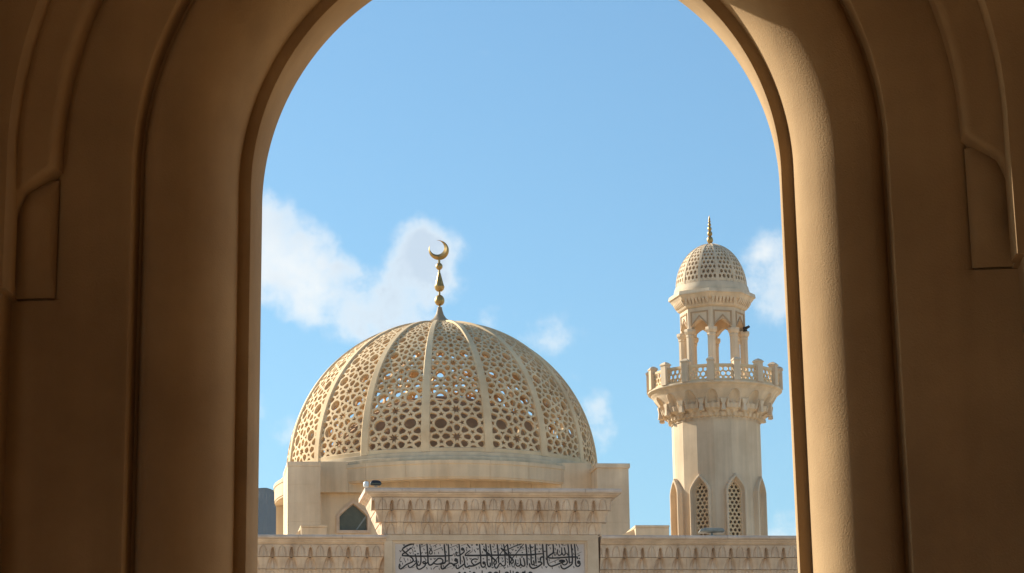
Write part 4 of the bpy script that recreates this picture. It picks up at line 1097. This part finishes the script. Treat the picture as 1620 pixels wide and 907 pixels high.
# ------------------------------------------------------------------ roof boxes and floodlights
def roof_box(x0, x1, y0, y1, dist, wx, label):
    fr = Frame(at((x0+x1)/2, 845, dist), R_(7.8)); t = thing('roof_box', fr, label, 'roof structure', 'low plastered boxes on the roof behind the parapet')
    X0, X1 = fr.X(x0, y1), fr.X(x1, y1); Z1 = fr.Z(x0, y0); Z0 = fr.Z(x0, 846)-1.2
    mb = MB(); mb.box(X0, X1, 0, 1.6, 0, Z1-.08); mb.build('walls', 'render', t, bevel=.015)
    mb = MB(); mb.box(X0-.012, X1+.012, -.012, 1.612, Z1-.078, Z1); mb.build('coping', 'render', t, bevel=.01)
    Xs, Zs = fr.X(wx, 846), fr.Z(x0, 846)
    mb = MB(); yb = .25
    vs = [(X0, yb, Z1-.10), (X0, 1.4, Z1-.10), (Xs, yb, Zs), (Xs, 1.4, Zs), (X0, yb, Z0), (X0, 1.4, Z0), (Xs, yb, Z0), (Xs, 1.4, Z0)]
    mb.add(vs, [(0,1,3,2), (0,2,6,4), (1,5,7,3), (2,3,7,6), (4,6,7,5), (0,4,5,1)]); mb.build('sloped_side', 'render', t)
roof_box(476.5, 517, 830.5, 850, 88.0, 466, 'low cream plaster box with sloping side below the left corner tower of the domed hall')
roof_box(1006, 1059, 831, 850, 88.0, 982, 'low cream plaster box with long sloping side between domed hall and minaret')

def floodlight(px, py, Y, scale, label, yaw, dark):
    X, Zz_ = GR.px(px, py, Y); wpt = GR.loc+GR.ux*X+GR.uy*Y
    fr = Frame((wpt.x, wpt.y, Zz_), R_(yaw)); t = thing('floodlight', fr, label, 'floodlight', 'floodlights on the parapet')
    k = scale
    q = 1.7 if dark == 'black' else .8
    mb = MB(); mb.stack([(.02*k, -.34*k, .34*k, -.10*k, .16*k), (.07*k*q, -.40*k, .40*k, -.16*k, .20*k), (.16*k*q, -.36*k, .36*k, -.12*k, .20*k), (.23*k*q, -.22*k, .22*k, -.02*k, .16*k)]); mb.build('housing', dark, t, bevel=.015)
    mb = MB(); mb.box(-.03*k, .03*k, -.03*k, .03*k, -.06*k, .04*k); mb.box(-.14*k, .14*k, -.1*k, .1*k, -.085*k, -.06*k); mb.build('bracket', 'metal', t)
    mb = MB(); mb.box(-.33*k, .33*k, -.168*k, -.158*k, .075*k, .15*k); mb.build('lens', 'glass' if dark == 'black' else 'metal', t)
    return t, fr
floodlight(1126, 844.5, -.2, .92, 'flat grey floodlight on the parapet in front of the minaret', 4, 'metal')
t, fr = floodlight(594.5, 768.6, -.60, .40, 'small dark floodlight with white cover on the top left corner of the gateway cornice', 12, 'black')
mb = MB(); mb.lathe([(.001, .12), (.045, .115), (.075, .085), (.085, .03), (.075, -.03), (.04, -.05), (.001, -.05)], n=24, cx=-.27, cy=0.02); mb.build('white_cover', 'white', t, smooth=True)

# ------------------------------------------------------------------ desert haze
hz = MB(); hz.box(-2600, 2600, -120, 3200, -1.2, 330)
hm = bpy.data.materials.new('thin_haze'); hm.use_nodes = True; t = hm.node_tree; t.nodes.clear()
o_ = t.nodes.new('ShaderNodeOutputMaterial'); v_ = t.nodes.new('ShaderNodeVolumePrincipled'); t.links.new(v_.outputs[0], o_.inputs['Volume'])
v_.inputs['Color'].default_value = (.72, .86, 1.0, 1); v_.inputs['Density'].default_value = 0.00006; v_.inputs['Anisotropy'].default_value = 0.0
USE_HAZE = True
if USE_HAZE: tag(hz.build('haze', hm), kind='stuff')
SC.cycles.volume_bounces = 1
